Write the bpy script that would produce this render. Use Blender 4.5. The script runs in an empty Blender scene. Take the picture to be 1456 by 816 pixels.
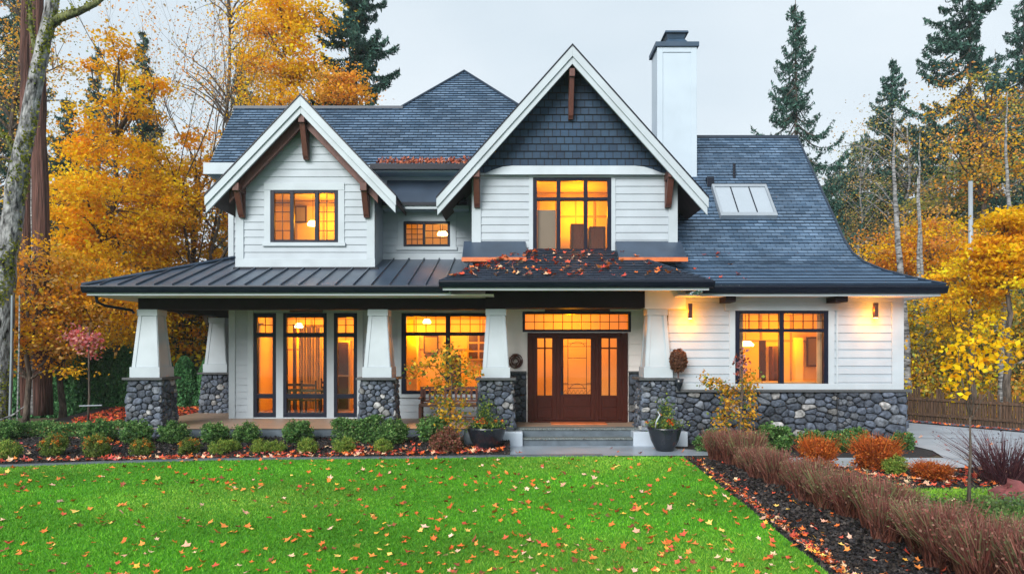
import bpy, math, random
import numpy as np
from mathutils import Vector, Matrix
R = math.radians
S = bpy.context.scene
C = S.collection

# ------------------------------------------------------------------ camera, sky, sun, exposure
HAZE = 0.0006
EYE = 2.3
FPX = 1000.0                      # focal length in photo pixels (photo is 1456 wide)
cam_d = bpy.data.cameras.new('camera'); cam = bpy.data.objects.new('camera', cam_d); C.objects.link(cam)
cam.location = (0, 0, EYE); cam.rotation_euler = (R(90), 0, 0)
cam_d.sensor_width = 36; cam_d.lens = 36 * FPX / 1456; cam_d.shift_y = (500 - 408) / 1456
cam_d.clip_end = 900; S.camera = cam

SUN_EL, SUN_ROT = R(30), R(205)
w = bpy.data.worlds.new('World'); S.world = w; w.use_nodes = True
nt = w.node_tree; nt.nodes.clear()
sky = nt.nodes.new('ShaderNodeTexSky'); sky.sky_type = 'NISHITA'; sky.sun_disc = False
sky.sun_elevation = SUN_EL; sky.sun_rotation = SUN_ROT; sky.air_density = 1.2; sky.dust_density = 3
bg = nt.nodes.new('ShaderNodeBackground'); bg.inputs['Strength'].default_value = 0.12
# overcast: an even cloud deck over the clear sky
cl = nt.nodes.new('ShaderNodeMixRGB'); cl.inputs[0].default_value = 0.9
tc = nt.nodes.new('ShaderNodeTexCoord'); mp = nt.nodes.new('ShaderNodeMapping'); mp.inputs['Scale'].default_value = (1, 1, 2.5)
nz = nt.nodes.new('ShaderNodeTexNoise'); nz.inputs['Scale'].default_value = 1.6; nz.inputs['Detail'].default_value = 4
cr = nt.nodes.new('ShaderNodeValToRGB')
cr.color_ramp.elements[0].position = 0.3; cr.color_ramp.elements[0].color = (4.3, 5.1, 5.7, 1)
cr.color_ramp.elements[1].position = 0.7; cr.color_ramp.elements[1].color = (5.8, 6.35, 6.75, 1)
nt.links.new(tc.outputs['Generated'], mp.inputs[0]); nt.links.new(mp.outputs[0], nz.inputs['Vector'])
nt.links.new(nz.outputs['Fac'], cr.inputs[0]); nt.links.new(sky.outputs[0], cl.inputs[1]); nt.links.new(cr.outputs[0], cl.inputs[2])
nt.links.new(cl.outputs[0], bg.inputs['Color'])
wo = nt.nodes.new('ShaderNodeOutputWorld'); nt.links.new(bg.outputs[0], wo.inputs[0])

sd = bpy.data.lights.new('sun', 'SUN'); sd.energy = 3.6; sd.angle = R(35); sd.color = (1, 0.98, 0.95)
sun = bpy.data.objects.new('sun', sd); C.objects.link(sun)
# sun stands to the front-left of the house, behind the camera
_d = Vector((math.sin(SUN_ROT) * math.cos(SUN_EL), math.cos(SUN_ROT) * math.cos(SUN_EL), math.sin(SUN_EL)))
sun.rotation_euler = (-_d).to_track_quat('-Z', 'Y').to_euler(); sun.location = (-10, -10, 30)

S.view_settings.view_transform = 'Standard'; S.view_settings.look = 'None'
S.view_settings.exposure = 0.36; S.view_settings.gamma = 1; S.view_settings.use_curve_mapping = False
S.cycles.use_denoising = True; S.cycles.max_bounces = 7; S.cycles.diffuse_bounces = 4; S.cycles.glossy_bounces = 3
S.cycles.transparent_max_bounces = 12; S.cycles.caustics_reflective = False; S.cycles.caustics_refractive = False
S.cycles.sample_clamp_indirect = 4; S.cycles.volume_bounces = 1

# ------------------------------------------------------------------ helpers
def X(px, Y): return (px - 728) * Y / FPX
def Z(py, Y): return EYE + (500 - py) * Y / FPX
rnd = random.Random(7)

def mat(name, col, rough=0.7, var=0.12, scale=6.0, bump=0.0, bscale=40.0, spec=0.4, attr=False, metal=0.0, transl=0.0, stretch=None, coord='Object', bd=0.02):
    m = bpy.data.materials.new(name); m.use_nodes = True; t = m.node_tree; n = t.nodes; L = t.links
    b = n['Principled BSDF']; b.inputs['Roughness'].default_value = rough; b.inputs['Metallic'].default_value = metal
    b.inputs['Specular IOR Level'].default_value = spec
    tc = n.new('ShaderNodeTexCoord'); mp = n.new('ShaderNodeMapping'); L.new(tc.outputs[coord], mp.inputs[0])
    if stretch: mp.inputs['Scale'].default_value = stretch
    nz = n.new('ShaderNodeTexNoise'); nz.inputs['Scale'].default_value = scale; nz.inputs['Detail'].default_value = 5
    L.new(mp.outputs[0], nz.inputs['Vector'])
    mr = n.new('ShaderNodeMapRange'); mr.inputs[1].default_value = 0.25; mr.inputs[2].default_value = 0.75
    mr.inputs[3].default_value = 1 - var; mr.inputs[4].default_value = 1 + var; L.new(nz.outputs['Fac'], mr.inputs[0])
    mx = n.new('ShaderNodeVectorMath'); mx.operation = 'MULTIPLY'
    if attr:
        a = n.new('ShaderNodeAttribute'); a.attribute_name = 'Col'; L.new(a.outputs['Color'], mx.inputs[0])
    else: mx.inputs[0].default_value = col
    L.new(mr.outputs[0], mx.inputs[1]); L.new(mx.outputs[0], b.inputs['Base Color'])
    if bump:
        n2 = n.new('ShaderNodeTexNoise'); n2.inputs['Scale'].default_value = bscale; n2.inputs['Detail'].default_value = 4
        L.new(mp.outputs[0], n2.inputs['Vector'])
        bp = n.new('ShaderNodeBump'); bp.inputs['Strength'].default_value = bump; bp.inputs['Distance'].default_value = bd
        L.new(n2.outputs['Fac'], bp.inputs['Height']); L.new(bp.outputs[0], b.inputs['Normal'])
    if transl:
        tr = n.new('ShaderNodeBsdfTranslucent'); L.new(mx.outputs[0], tr.inputs['Color'])
        ms = n.new('ShaderNodeMixShader'); ms.inputs[0].default_value = transl
        L.new(b.outputs[0], ms.inputs[1]); L.new(tr.outputs[0], ms.inputs[2])
        L.new(ms.outputs[0], n['Material Output'].inputs[0])
    return m

def mat_shingle(name, c1, c2, cm, bw, rh, rough=0.6, ms=0.006):
    m = bpy.data.materials.new(name); m.use_nodes = True; t = m.node_tree; n = t.nodes; L = t.links
    b = n['Principled BSDF']; b.inputs['Roughness'].default_value = rough; b.inputs['Specular IOR Level'].default_value = 0.5
    uv = n.new('ShaderNodeUVMap'); uv.uv_map = 'UVMap'
    br = n.new('ShaderNodeTexBrick'); br.inputs['Scale'].default_value = 1
    br.inputs['Brick Width'].default_value = bw; br.inputs['Row Height'].default_value = rh
    br.inputs['Mortar Size'].default_value = ms; br.inputs['Mortar Smooth'].default_value = 0.2; br.inputs['Bias'].default_value = 0
    br.inputs['Color1'].default_value = (*c1, 1); br.inputs['Color2'].default_value = (*c2, 1); br.inputs['Mortar'].default_value = (*cm, 1)
    L.new(uv.outputs[0], br.inputs['Vector'])
    nz = n.new('ShaderNodeTexNoise'); nz.inputs['Scale'].default_value = 0.7; nz.inputs['Detail'].default_value = 8; nz.inputs['Roughness'].default_value = 0.7
    L.new(uv.outputs[0], nz.inputs['Vector'])
    mr = n.new('ShaderNodeMapRange'); mr.inputs[1].default_value = 0.3; mr.inputs[2].default_value = 0.7; mr.inputs[3].default_value = 0.6; mr.inputs[4].default_value = 1.45
    L.new(nz.outputs['Fac'], mr.inputs[0])
    mx = n.new('ShaderNodeVectorMath'); mx.operation = 'MULTIPLY'; L.new(br.outputs['Color'], mx.inputs[0]); L.new(mr.outputs[0], mx.inputs[1])
    L.new(mx.outputs[0], b.inputs['Base Color'])
    bp = n.new('ShaderNodeBump'); bp.inputs['Strength'].default_value = 0.8; bp.inputs['Distance'].default_value = 0.012; bp.invert = True
    L.new(br.outputs['Fac'], bp.inputs['Height'])
    n2 = n.new('ShaderNodeTexNoise'); n2.inputs['Scale'].default_value = 14; n2.inputs['Detail'].default_value = 5; L.new(uv.outputs[0], n2.inputs['Vector'])
    b2 = n.new('ShaderNodeBump'); b2.inputs['Strength'].default_value = 0.5; b2.inputs['Distance'].default_value = 0.03
    L.new(n2.outputs['Fac'], b2.inputs['Height']); L.new(bp.outputs[0], b2.inputs['Normal']); L.new(b2.outputs[0], b.inputs['Normal'])
    return m

def mat_glass(name, tint=(1, 1, 1), refl=1.0):
    m = bpy.data.materials.new(name); m.use_nodes = True; t = m.node_tree; n = t.nodes; L = t.links
    n.remove(n['Principled BSDF'])
    tr = n.new('ShaderNodeBsdfTransparent'); tr.inputs[0].default_value = (*tint, 1)
    gl = n.new('ShaderNodeBsdfGlossy'); gl.inputs['Roughness'].default_value = 0.02
    fr = n.new('ShaderNodeFresnel'); fr.inputs[0].default_value = 1.45
    ml = n.new('ShaderNodeMath'); ml.operation = 'MULTIPLY'; ml.inputs[1].default_value = refl; L.new(fr.outputs[0], ml.inputs[0])
    ms = n.new('ShaderNodeMixShader'); L.new(ml.outputs[0], ms.inputs[0]); L.new(tr.outputs[0], ms.inputs[1]); L.new(gl.outputs[0], ms.inputs[2])
    L.new(ms.outputs[0], n['Material Output'].inputs[0]); return m

def mat_emit(name, col, s):
    m = bpy.data.materials.new(name); m.use_nodes = True; b = m.node_tree.nodes['Principled BSDF']
    b.inputs['Base Color'].default_value = (*col, 1); b.inputs['Emission Color'].default_value = (*col, 1); b.inputs['Emission Strength'].default_value = s
    return m

M = {}
M['siding'] = mat('white_siding', (0.375, 0.425, 0.47), 0.55, 0.10, 1.6, 0.15, 60)
M['trim'] = mat('white_trim', (0.405, 0.46, 0.50), 0.5, 0.09, 2, 0.05, 60)
M['cream'] = mat('cream_soffit', (0.80, 0.75, 0.72), 0.6, 0.05, 3)
M['black'] = mat('black_metal', (0.004, 0.007, 0.016), 0.4, 0.1, 8, spec=.25)
M['frame'] = mat('dark_frame', (0.004, 0.006, 0.018), 0.4, 0.1, 8, spec=.2)
M['metalroof'] = mat('standing_seam', (0.042, 0.062, 0.095), 0.34, 0.25, 1.5, 0.1, 4, 0.5)
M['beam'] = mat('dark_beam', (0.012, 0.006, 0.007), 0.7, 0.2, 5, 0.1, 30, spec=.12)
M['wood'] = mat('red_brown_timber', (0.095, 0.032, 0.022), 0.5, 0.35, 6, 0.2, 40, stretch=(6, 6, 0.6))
M['woodsoffit'] = mat('brown_boards', (0.06, 0.028, 0.024), 0.6, 0.3, 6, 0.2, 40)
M['door'] = mat('mahogany', (0.042, 0.0075, 0.004), 0.5, 0.35, 5, 0.1, 40, spec=.15, stretch=(8, 8, 0.7))
M['navy'] = mat_shingle('navy_wall_shingle', (0.012, 0.034, 0.070), (0.022, 0.054, 0.100), (0.003, 0.006, 0.012), 0.21, 0.19, 0.8, ms=.011)
M['shingle'] = mat_shingle('slate_shingle', (0.048, 0.092, 0.155), (0.125, 0.195, 0.29), (0.012, 0.024, 0.045), 0.26, 0.13, 0.42, ms=.009)
M['shingledark'] = mat_shingle('navy_roof_shingle', (0.030, 0.048, 0.085), (0.070, 0.100, 0.155), (0.005, 0.009, 0.018), 0.24, 0.13, 0.55, ms=.008)
M['stone'] = mat('field_stone', (1, 1, 1), 0.7, 0.75, 11, 1.0, 22, 0.35, attr=True)
M['cap'] = mat('stone_cap', (0.06, 0.065, 0.07), 0.6, 0.2, 8, 0.3, 30)
M['concrete'] = mat('concrete', (0.40, 0.46, 0.53), 0.32, 0.2, 1.2, 0.15, 60, 0.5)
M['path'] = mat('path_concrete', (0.25, 0.30, 0.36), 0.32, 0.25, 1.2, 0.15, 60, 0.5)
M['concrete2'] = mat('step_stone', (0.085, 0.11, 0.135), 0.5, 0.3, 5, 0.4, 50)
M['nosing'] = mat('rough_nosing', (0.12, 0.14, 0.14), 0.7, 0.8, 30, 1.0, 40)
M['porch'] = mat('porch_floor', (0.30, 0.21, 0.15), 0.45, 0.2, 4, 0.1, 40, stretch=(0.3, 4, 1))
M['inwall'] = mat('interior_paint', (0.85, 0.66, 0.30), 0.8, 0.03, 2)
M['infloor'] = mat('interior_floor', (0.30, 0.17, 0.08), 0.5, 0.2, 4)
M['intrim'] = mat('interior_trim', (0.45, 0.33, 0.2), 0.6, 0.1, 4)
M['indark'] = mat('dark_furniture', (0.05, 0.02, 0.012), 0.5, 0.2, 6)
M['glass'] = mat_glass('window_glass', (1, .97, .92), 0.75)
M['copper'] = mat('copper_edge', (0.55, 0.14, 0.04), 0.45, 0.3, 6)
M['leaf'] = mat('leaf', (1, 1, 1), 0.6, 0.15, 3, spec=0.2, attr=True, transl=0.5)
M['needle'] = mat('needle', (1, 1, 1), 0.7, 0.2, 2, spec=0.2, attr=True, transl=0.15)
M['litter'] = mat('fallen_leaf', (1, 1, 1), 0.6, 0.15, 3, spec=0.3, attr=True)
M['grass'] = mat('grass_blade', (1, 1, 1), 0.6, 0.1, 3, spec=0.25, attr=True, transl=0.3)
M['bark'] = mat('bark', (0.09, 0.07, 0.055), 0.9, 0.9, 6, 1.0, 12, stretch=(3, 3, 0.5), bd=.06)
M['redbark'] = mat('cedar_bark', (0.10, 0.045, 0.035), 0.9, 1.0, 3.5, 1.0, 5, stretch=(5, 5, 0.18), bd=.12)
M['birch'] = mat('birch_bark', (0.19, 0.19, 0.19), 0.8, 1.3, 4, 0.6, 12, stretch=(1.2, 1.2, 4), bd=.03)
M['greybark'] = mat('grey_mossy_bark', (1, 1, 1), 0.9, 1.4, 6, 1.0, 9, attr=True, stretch=(1.5, 1.5, .6), bd=.10)
M['mulch'] = mat('mulch', (0.018, 0.016, 0.018), 0.95, 0.6, 25, 1.0, 60)
M['soil'] = mat('woodland_floor', (0.07, 0.055, 0.03), 0.95, 0.5, 3, 1.0, 20)
M['lawnbase'] = mat('lawn_turf', (0.06, 0.27, 0.008), 0.8, 0.3, 60, 0.8, 150)
M['pot'] = mat('black_glazed_pot', (0.012, 0.015, 0.022), 0.25, 0.2, 8, spec=0.6)
M['gravelblue'] = mat('blue_gravel', (0.10, 0.13, 0.18), 0.8, 0.8, 14, 1.0, 30)
M['fence'] = mat('brown_fence', (0.085, 0.048, 0.028), 0.8, 0.8, 6, 0.4, 20, stretch=(5, 5, .6))
M['pole'] = mat('galvanised_pole', (0.32, 0.36, 0.40), 0.4, 0.1, 3, metal=0.3)
M['skyglass'] = mat('skylight_glass', (0.33, 0.38, 0.43), 0.25, 0.03, 2, spec=0.5)
M['curtain'] = mat('curtain_cloth', (0.75, 0.6, 0.4), 0.9, 0.15, 3)
M['greyblind'] = mat('grey_blind', (0.25, 0.22, 0.2), 0.9, 0.05, 3)
M['lampglow'] = mat_emit('lamp_glow', (1, 0.62, 0.2), 14)
M['chim'] = mat('chimney_panel', (0.43, 0.51, 0.575), 0.5, 0.05, 1.5)
M['chimcap'] = mat('chimney_cap', (0.03, 0.06, 0.10), 0.5, 0.15, 5)
M['redrock'] = mat('red_rock', (0.17, 0.045, 0.045), 0.7, 0.6, 4, 0.6, 12)

def tag(o, label=None, cat=None, group=None, kind=None):
    if label: o['label'] = label
    if cat: o['category'] = cat
    if group: o['group'] = group
    if kind: o['kind'] = kind
    return o
def empty(name, loc, label, cat, group=None):
    o = bpy.data.objects.new(name, None); C.objects.link(o); o.location = loc; o.empty_display_size = 0.1
    return tag(o, label, cat, group)
def wloc(o):
    v = Vector((0, 0, 0))
    while o: v += o.location; o = o.parent
    return v
def link(name, me, m, parent=None, world=True):
    o = bpy.data.objects.new(name, me); C.objects.link(o)
    if m is not None: me.materials.append(m)
    if parent is not None:
        o.parent = parent
        if world: o.location = -wloc(parent)      # mesh given in world coordinates
    return o

class MB:
    def __init__(s): s.v = []; s.f = []; s.c = []; s.uv = []; s.col = (1, 1, 1); s.hasuv = False
    def face(s, pts, uv=None):
        i = len(s.v); s.v += [tuple(p) for p in pts]; s.f.append(tuple(range(i, i + len(pts)))); s.c.append(s.col)
        s.uv.append(uv); s.hasuv = s.hasuv or uv is not None
    def box(s, x0, x1, y0, y1, z0, z1):
        i = len(s.v)
        s.v += [(x0,y0,z0),(x1,y0,z0),(x1,y1,z0),(x0,y1,z0),(x0,y0,z1),(x1,y0,z1),(x1,y1,z1),(x0,y1,z1)]
        for q in ((0,3,2,1),(4,5,6,7),(0,1,5,4),(1,2,6,5),(2,3,7,6),(3,0,4,7)):
            s.f.append(tuple(i+k for k in q)); s.c.append(s.col); s.uv.append(None)
        return s
    def hexa(s, b, t):      # bottom ring of 4, top ring of 4
        i = len(s.v); s.v += [tuple(p) for p in b] + [tuple(p) for p in t]
        for q in ((0,3,2,1),(4,5,6,7),(0,1,5,4),(1,2,6,5),(2,3,7,6),(3,0,4,7)):
            s.f.append(tuple(i+k for k in q)); s.c.append(s.col); s.uv.append(None)
        return s
    def prism(s, poly, y0, y1, axis='y'):   # poly in (x,z) extruded along y; or (y,z) along x; or (x,y) along z
        n = len(poly); i = len(s.v)
        def mk(a, b, k): return {'y': (a, k, b), 'x': (k, a, b), 'z': (a, b, k)}[axis]
        s.v += [mk(a, b, y0) for a, b in poly] + [mk(a, b, y1) for a, b in poly]
        fs = [tuple(range(i, i+n)), tuple(range(i+2*n-1, i+n-1, -1))] + [(i+k, i+n+k, i+n+(k+1)%n, i+(k+1)%n) for k in range(n)]
        for f in fs: s.f.append(f); s.c.append(s.col); s.uv.append(None)
        return s
    def tube(s, pts, rad, n=6, cap=True):
        pts = [Vector(p) for p in pts]; base = len(s.v); K = len(pts)
        if not hasattr(rad, '__len__'): rad = [rad] * K
        up = Vector((0.13, 0.21, 1)).normalized()
        for k, p in enumerate(pts):
            d = (pts[min(k+1, K-1)] - pts[max(k-1, 0)])
            d = d.normalized() if d.length > 1e-9 else Vector((0,0,1))
            a = d.cross(up)
            if a.length < 0.1: a = d.cross(Vector((1, 0, 0)))
            a.normalize(); b = d.cross(a)
            for j in range(n):
                t = 2*math.pi*j/n; q = p + (a*math.cos(t) + b*math.sin(t))*rad[k]; s.v.append(tuple(q))
        for k in range(K-1):
            for j in range(n):
                s.f.append((base+k*n+j, base+k*n+(j+1)%n, base+(k+1)*n+(j+1)%n, base+(k+1)*n+j)); s.c.append(s.col); s.uv.append(None)
        if cap:
            s.f.append(tuple(base+j for j in range(n))[::-1]); s.c.append(s.col); s.uv.append(None)
            s.f.append(tuple(base+(K-1)*n+j for j in range(n))); s.c.append(s.col); s.uv.append(None)
        return s
    def lathe(s, cx, cy, prof, n=24):
        base = len(s.v)
        for r, z in prof:
            for j in range(n):
                t = 2*math.pi*j/n; s.v.append((cx+r*math.cos(t), cy+r*math.sin(t), z))
        for k in range(len(prof)-1):
            for j in range(n):
                s.f.append((base+k*n+j, base+k*n+(j+1)%n, base+(k+1)*n+(j+1)%n, base+(k+1)*n+j)); s.c.append(s.col); s.uv.append(None)
        return s
    def mesh(s, name, smooth=False):
        me = bpy.data.meshes.new(name); me.from_pydata(s.v, [], s.f); me.validate(clean_customdata=False)
        if len(me.polygons) == len(s.f):
            if any(c != (1, 1, 1) for c in s.c):
                ca = me.color_attributes.new('Col', 'FLOAT_COLOR', 'CORNER')
                arr = np.ones((len(me.loops), 4), np.float32); k = 0
                for f, c in zip(s.f, s.c): arr[k:k+len(f), :3] = c; k += len(f)
                ca.data.foreach_set('color', arr.ravel())
            if s.hasuv:
                ul = me.uv_layers.new(name='UVMap'); arr = np.zeros((len(me.loops), 2), np.float32); k = 0
                for f, u in zip(s.f, s.uv):
                    if u is not None: arr[k:k+len(f)] = u
                    k += len(f)
                ul.data.foreach_set('uv', arr.ravel())
        if smooth: me.polygons.foreach_set('use_smooth', [True]*len(me.polygons))
        return me
    def build(s, name, m, parent=None, smooth=False, bevel=0.0, world=True):
        o = link(name, s.mesh(name, smooth), m, parent, world)
        if bevel:
            b = o.modifiers.new('bevel', 'BEVEL'); b.width = bevel; b.segments = 2; b.limit_method = 'ANGLE'
        return o

def build_boxes(mb, name, m, parent=None, bevel=0.0):
    r = None
    for i in range(len(mb.v)//8):
        q = MB(); b = mb.v[8*i:8*i+8]; q.hexa(b[:4], b[4:]); r = q.build(name, m, parent, bevel=bevel)
    return r

def np_mesh(name, V, k, cols):
    """V: (n*k,3) verts, faces of k consecutive verts, cols (n,3)"""
    V = np.asarray(V, np.float32).reshape(-1, 3); n = len(V)//k
    me = bpy.data.meshes.new(name)
    me.vertices.add(n*k); me.vertices.foreach_set('co', V.ravel())
    me.loops.add(n*k); me.loops.foreach_set('vertex_index', np.arange(n*k, dtype=np.int32))
    me.polygons.add(n); me.polygons.foreach_set('loop_start', np.arange(0, n*k, k, dtype=np.int32))
    try: me.polygons.foreach_set('loop_total', np.full(n, k, np.int32))
    except Exception: pass
    me.update(calc_edges=True)
    ca = me.color_attributes.new('Col', 'FLOAT_COLOR', 'CORNER')
    arr = np.ones((n*k, 4), np.float32); arr[:, :3] = np.repeat(cols, k, axis=0); ca.data.foreach_set('color', arr.ravel())
    return me

def pal(rng, n, palette, jit=0.18):
    P = np.array(palette, np.float32); w = rng.integers(0, len(P), n); c = P[w]
    c = c * (1 + rng.normal(0, jit, (n, 1))); return np.clip(c, 0.004, 0.95)

def leaf_quads(rng, cen, size, flat=0.0, hang=0.0, wf=.36):
    """diamond leaves, random orientation; flat>0 biases them towards horizontal"""
    n = len(cen)
    a = rng.normal(size=(n, 3)); 
    if flat: a[:, 2] *= (1-flat)
    if hang: a[:, 2] -= hang
    a /= np.linalg.norm(a, axis=1, keepdims=True)
    r = rng.normal(size=(n, 3)); 
    if flat: r[:, 2] *= (1-flat)
    b = r - (r*a).sum(1, keepdims=True)*a; b /= np.linalg.norm(b, axis=1, keepdims=True)
    nrm = np.cross(a, b)
    s = size*(0.65+0.7*rng.random((n, 1)))
    V = np.empty((n, 4, 3)); V[:, 0] = cen - a*s*.5; V[:, 1] = cen + b*s*wf + nrm*s*.1; V[:, 2] = cen + a*s*.5; V[:, 3] = cen - b*s*wf + nrm*s*.1
    return V.reshape(-1, 3)

def clip_poly(poly, a, b, c):      # keep a*x+b*y<=c
    out = []; n = len(poly)
    for i in range(n):
        p, q = poly[i], poly[(i+1) % n]; dp = a*p[0]+b*p[1]-c; dq = a*q[0]+b*q[1]-c
        if dp <= 0: out.append(p)
        if (dp < 0 < dq) or (dq < 0 < dp):
            t = dp/(dp-dq); out.append((p[0]+t*(q[0]-p[0]), p[1]+t*(q[1]-p[1])))
    return out

# ---- stone facing: packed rounded stones on any mapped panel
def stone_panel(mb, mapf, W, H, size, seed, depth=0.07, dark=1.0):
    rg = random.Random(seed); asp = 1.35; H2 = H*asp
    N = max(6, int(W*H2/(size*size)))
    pts = [(rg.random()*W, rg.random()*H2) for _ in range(N)]
    def cells(pts):
        out = []
        for i, p in enumerate(pts):
            poly = [(0, 0), (W, 0), (W, H2), (0, H2)]
            for j, q in enumerate(pts):
                if i == j: continue
                dx, dy = q[0]-p[0], q[1]-p[1]
                if dx*dx+dy*dy > (size*4)**2: continue
                poly = clip_poly(poly, dx, dy, (q[0]**2+q[1]**2-p[0]**2-p[1]**2)/2)
                if len(poly) < 3: break
            out.append(poly)
        return out
    for _ in range(2):
        cs = cells(pts)
        pts = [((sum(a for a, b in c)/len(c))*.7+p[0]*.3, (sum(b for a, b in c)/len(c))*.7+p[1]*.3) if len(c) > 2 else p for c, p in zip(cs, pts)]
    mb.col = (0.028, 0.028, 0.03)
    K = 4
    for a in range(K): mb.face([mapf(W*a/K, 0, 0), mapf(W*(a+1)/K, 0, 0), mapf(W*(a+1)/K, H, 0), mapf(W*a/K, H, 0)])
    for c in cells(pts):
        if len(c) < 3: continue
        cx = sum(a for a, b in c)/len(c); cy = sum(b for a, b in c)/len(c)
        for _ in range(2):     # chaikin
            c = [q for i in range(len(c)) for q in (((c[i][0]*.78+c[(i+1)%len(c)][0]*.22), (c[i][1]*.78+c[(i+1)%len(c)][1]*.22)), ((c[i][0]*.22+c[(i+1)%len(c)][0]*.78), (c[i][1]*.22+c[(i+1)%len(c)][1]*.78)))]
        r = rg.random()
        if r < 0.08: base = (0.28, 0.28, 0.28)
        elif r < 0.35: base = (0.12, 0.135, 0.16)
        else: base = (0.075, 0.092, 0.125)
        k = (0.42+.75*rg.random())*dark; mb.col = tuple(b*k for b in base)
        dd = depth*(0.7+0.6*rg.random()); n = len(c); i0 = len(mb.v)
        tx, ty = rg.uniform(-.3, .3), rg.uniform(-.3, .3)
        rings = ((0.95, 0.0), (0.93, 0.5), (0.85, 0.82), (0.6, 0.97), (0.3, 1.0))
        for sc, h in rings:
            for (a, b) in c:
                u = cx+(a-cx)*sc; v = cy+(b-cy)*sc
                hh = h*dd*(1+tx*(a-cx)/size+ty*(b-cy)/size)+ (rg.uniform(-.010, .010) if h else 0)
                mb.v.append(tuple(mapf(u, v/asp, hh)))
        for q in range(len(rings)-1):
            for j in range(n):
                mb.f.append((i0+q*n+j, i0+q*n+(j+1)%n, i0+(q+1)*n+(j+1)%n, i0+(q+1)*n+j)); mb.c.append(mb.col); mb.uv.append(None)
        mb.f.append(tuple(i0+(len(rings)-1)*n+j for j in range(n))); mb.c.append(mb.col); mb.uv.append(None)
    mb.col = (1, 1, 1)

# ---- lap siding on a wall plane facing -Y (axis 'y') or facing +-X
def siding(mb, x0, x1, z0, z1, Y, holes=(), lap=0.19, lim=None, conv=None):
    """x0,x1 numbers; lim(z)->(lo,hi) optional clip; holes (hx0,hx1,hz0,hz1)"""
    conv = conv or (lambda x, d, z: (x, Y-d, z))
    zs = set([z0, z1]); n = int(math.ceil((z1-z0)/lap))
    courses = [(z0+i*lap, min(z1, z0+(i+1)*lap)) for i in range(n)]
    for a, b in courses:
        cuts = sorted({a, b, *[h for H in holes for h in (H[2], H[3]) if a < h < b]})
        for p, q in zip(cuts[:-1], cuts[1:]):
            if q-p < 1e-4: continue
            mid = (p+q)/2; segs = [(x0, x1)]
            for hx0, hx1, hz0, hz1 in holes:
                if hz0 < mid < hz1:
                    ns = []
                    for s0, s1 in segs:
                        if hx0 > s0: ns.append((s0, min(s1, hx0)))
                        if hx1 < s1: ns.append((max(s0, hx1), s1))
                    segs = [t for t in ns if t[1]-t[0] > 1e-3]
            off = lambda z: 0.004+0.022*(1-(z-a)/lap)
            for s0, s1 in segs:
                A0, A1, B0, B1 = s0, s1, s0, s1
                if lim:
                    lo, hi = lim(p); lo2, hi2 = lim(q)
                    A0, A1, B0, B1 = max(s0, lo), min(s1, hi), max(s0, lo2), min(s1, hi2)
                    if A1 <= A0: continue
                    if B1 < B0: B0 = B1 = (B0+B1)/2
                mb.face([conv(A0, off(p), p), conv(A1, off(p), p), conv(B1, off(q), q), conv(B0, off(q), q)])
                if abs(p-a) < 1e-6: mb.face([conv(A0, 0.0, p), conv(A1, 0.0, p), conv(A1, off(p), p), conv(A0, off(p), p)])

# ---- shingled roof plane, sliced into overlapping courses
def roof_plane(mb, O, ud, vd, poly, course=0.13, lift=0.03, v0=0.0, uvo=0.0):
    O = Vector(O); ud = Vector(ud).normalized(); vd = Vector(vd).normalized(); n = ud.cross(vd).normalized()
    if n.z < 0: n = -n
    vmin = min(p[1] for p in poly); vmax = max(p[1] for p in poly)
    k0 = math.floor((vmin+v0)/course); k1 = math.ceil((vmax+v0)/course)
    for k in range(k0, k1):
        a, b = k*course-v0, (k+1)*course-v0
        c = clip_poly(clip_poly(poly, 0, -1, -a), 0, 1, b)
        if len(c) < 3: continue
        def P(u, v): return O + ud*u + vd*v + n*(lift*(1-(v-a)/course))
        mb.face([P(u, v) for u, v in c], [(u+uvo, v+v0) for u, v in c])
        lo = [p for p in c if abs(p[1]-max(a, vmin)) < 1e-5]
        if len(lo) >= 2:
            u0 = min(p[0] for p in lo); u1 = max(p[0] for p in lo); v = lo[0][1]
            mb.face([O+ud*u0+vd*v, O+ud*u1+vd*v, P(u1, v), P(u0, v)], [(u0, v+v0)]*4)

def quad_roof(mb, pts, course=0.13, v0=0.0):
    """pts: polygon in 3D (coplanar), first edge is the eave; pieces are convex"""
    p = [Vector(q) for q in pts]; ud = (p[1]-p[0]).normalized(); nn = (p[1]-p[0]).cross(p[2]-p[1]); vd = nn.cross(ud).normalized()
    if vd.z < 0: vd = -vd
    roof_plane(mb, p[0], ud, vd, [((q-p[0]).dot(ud), (q-p[0]).dot(vd)) for q in p], course, v0=v0, uvo=p[0].x)
    return (p[2]-p[0]).dot(vd)

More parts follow.
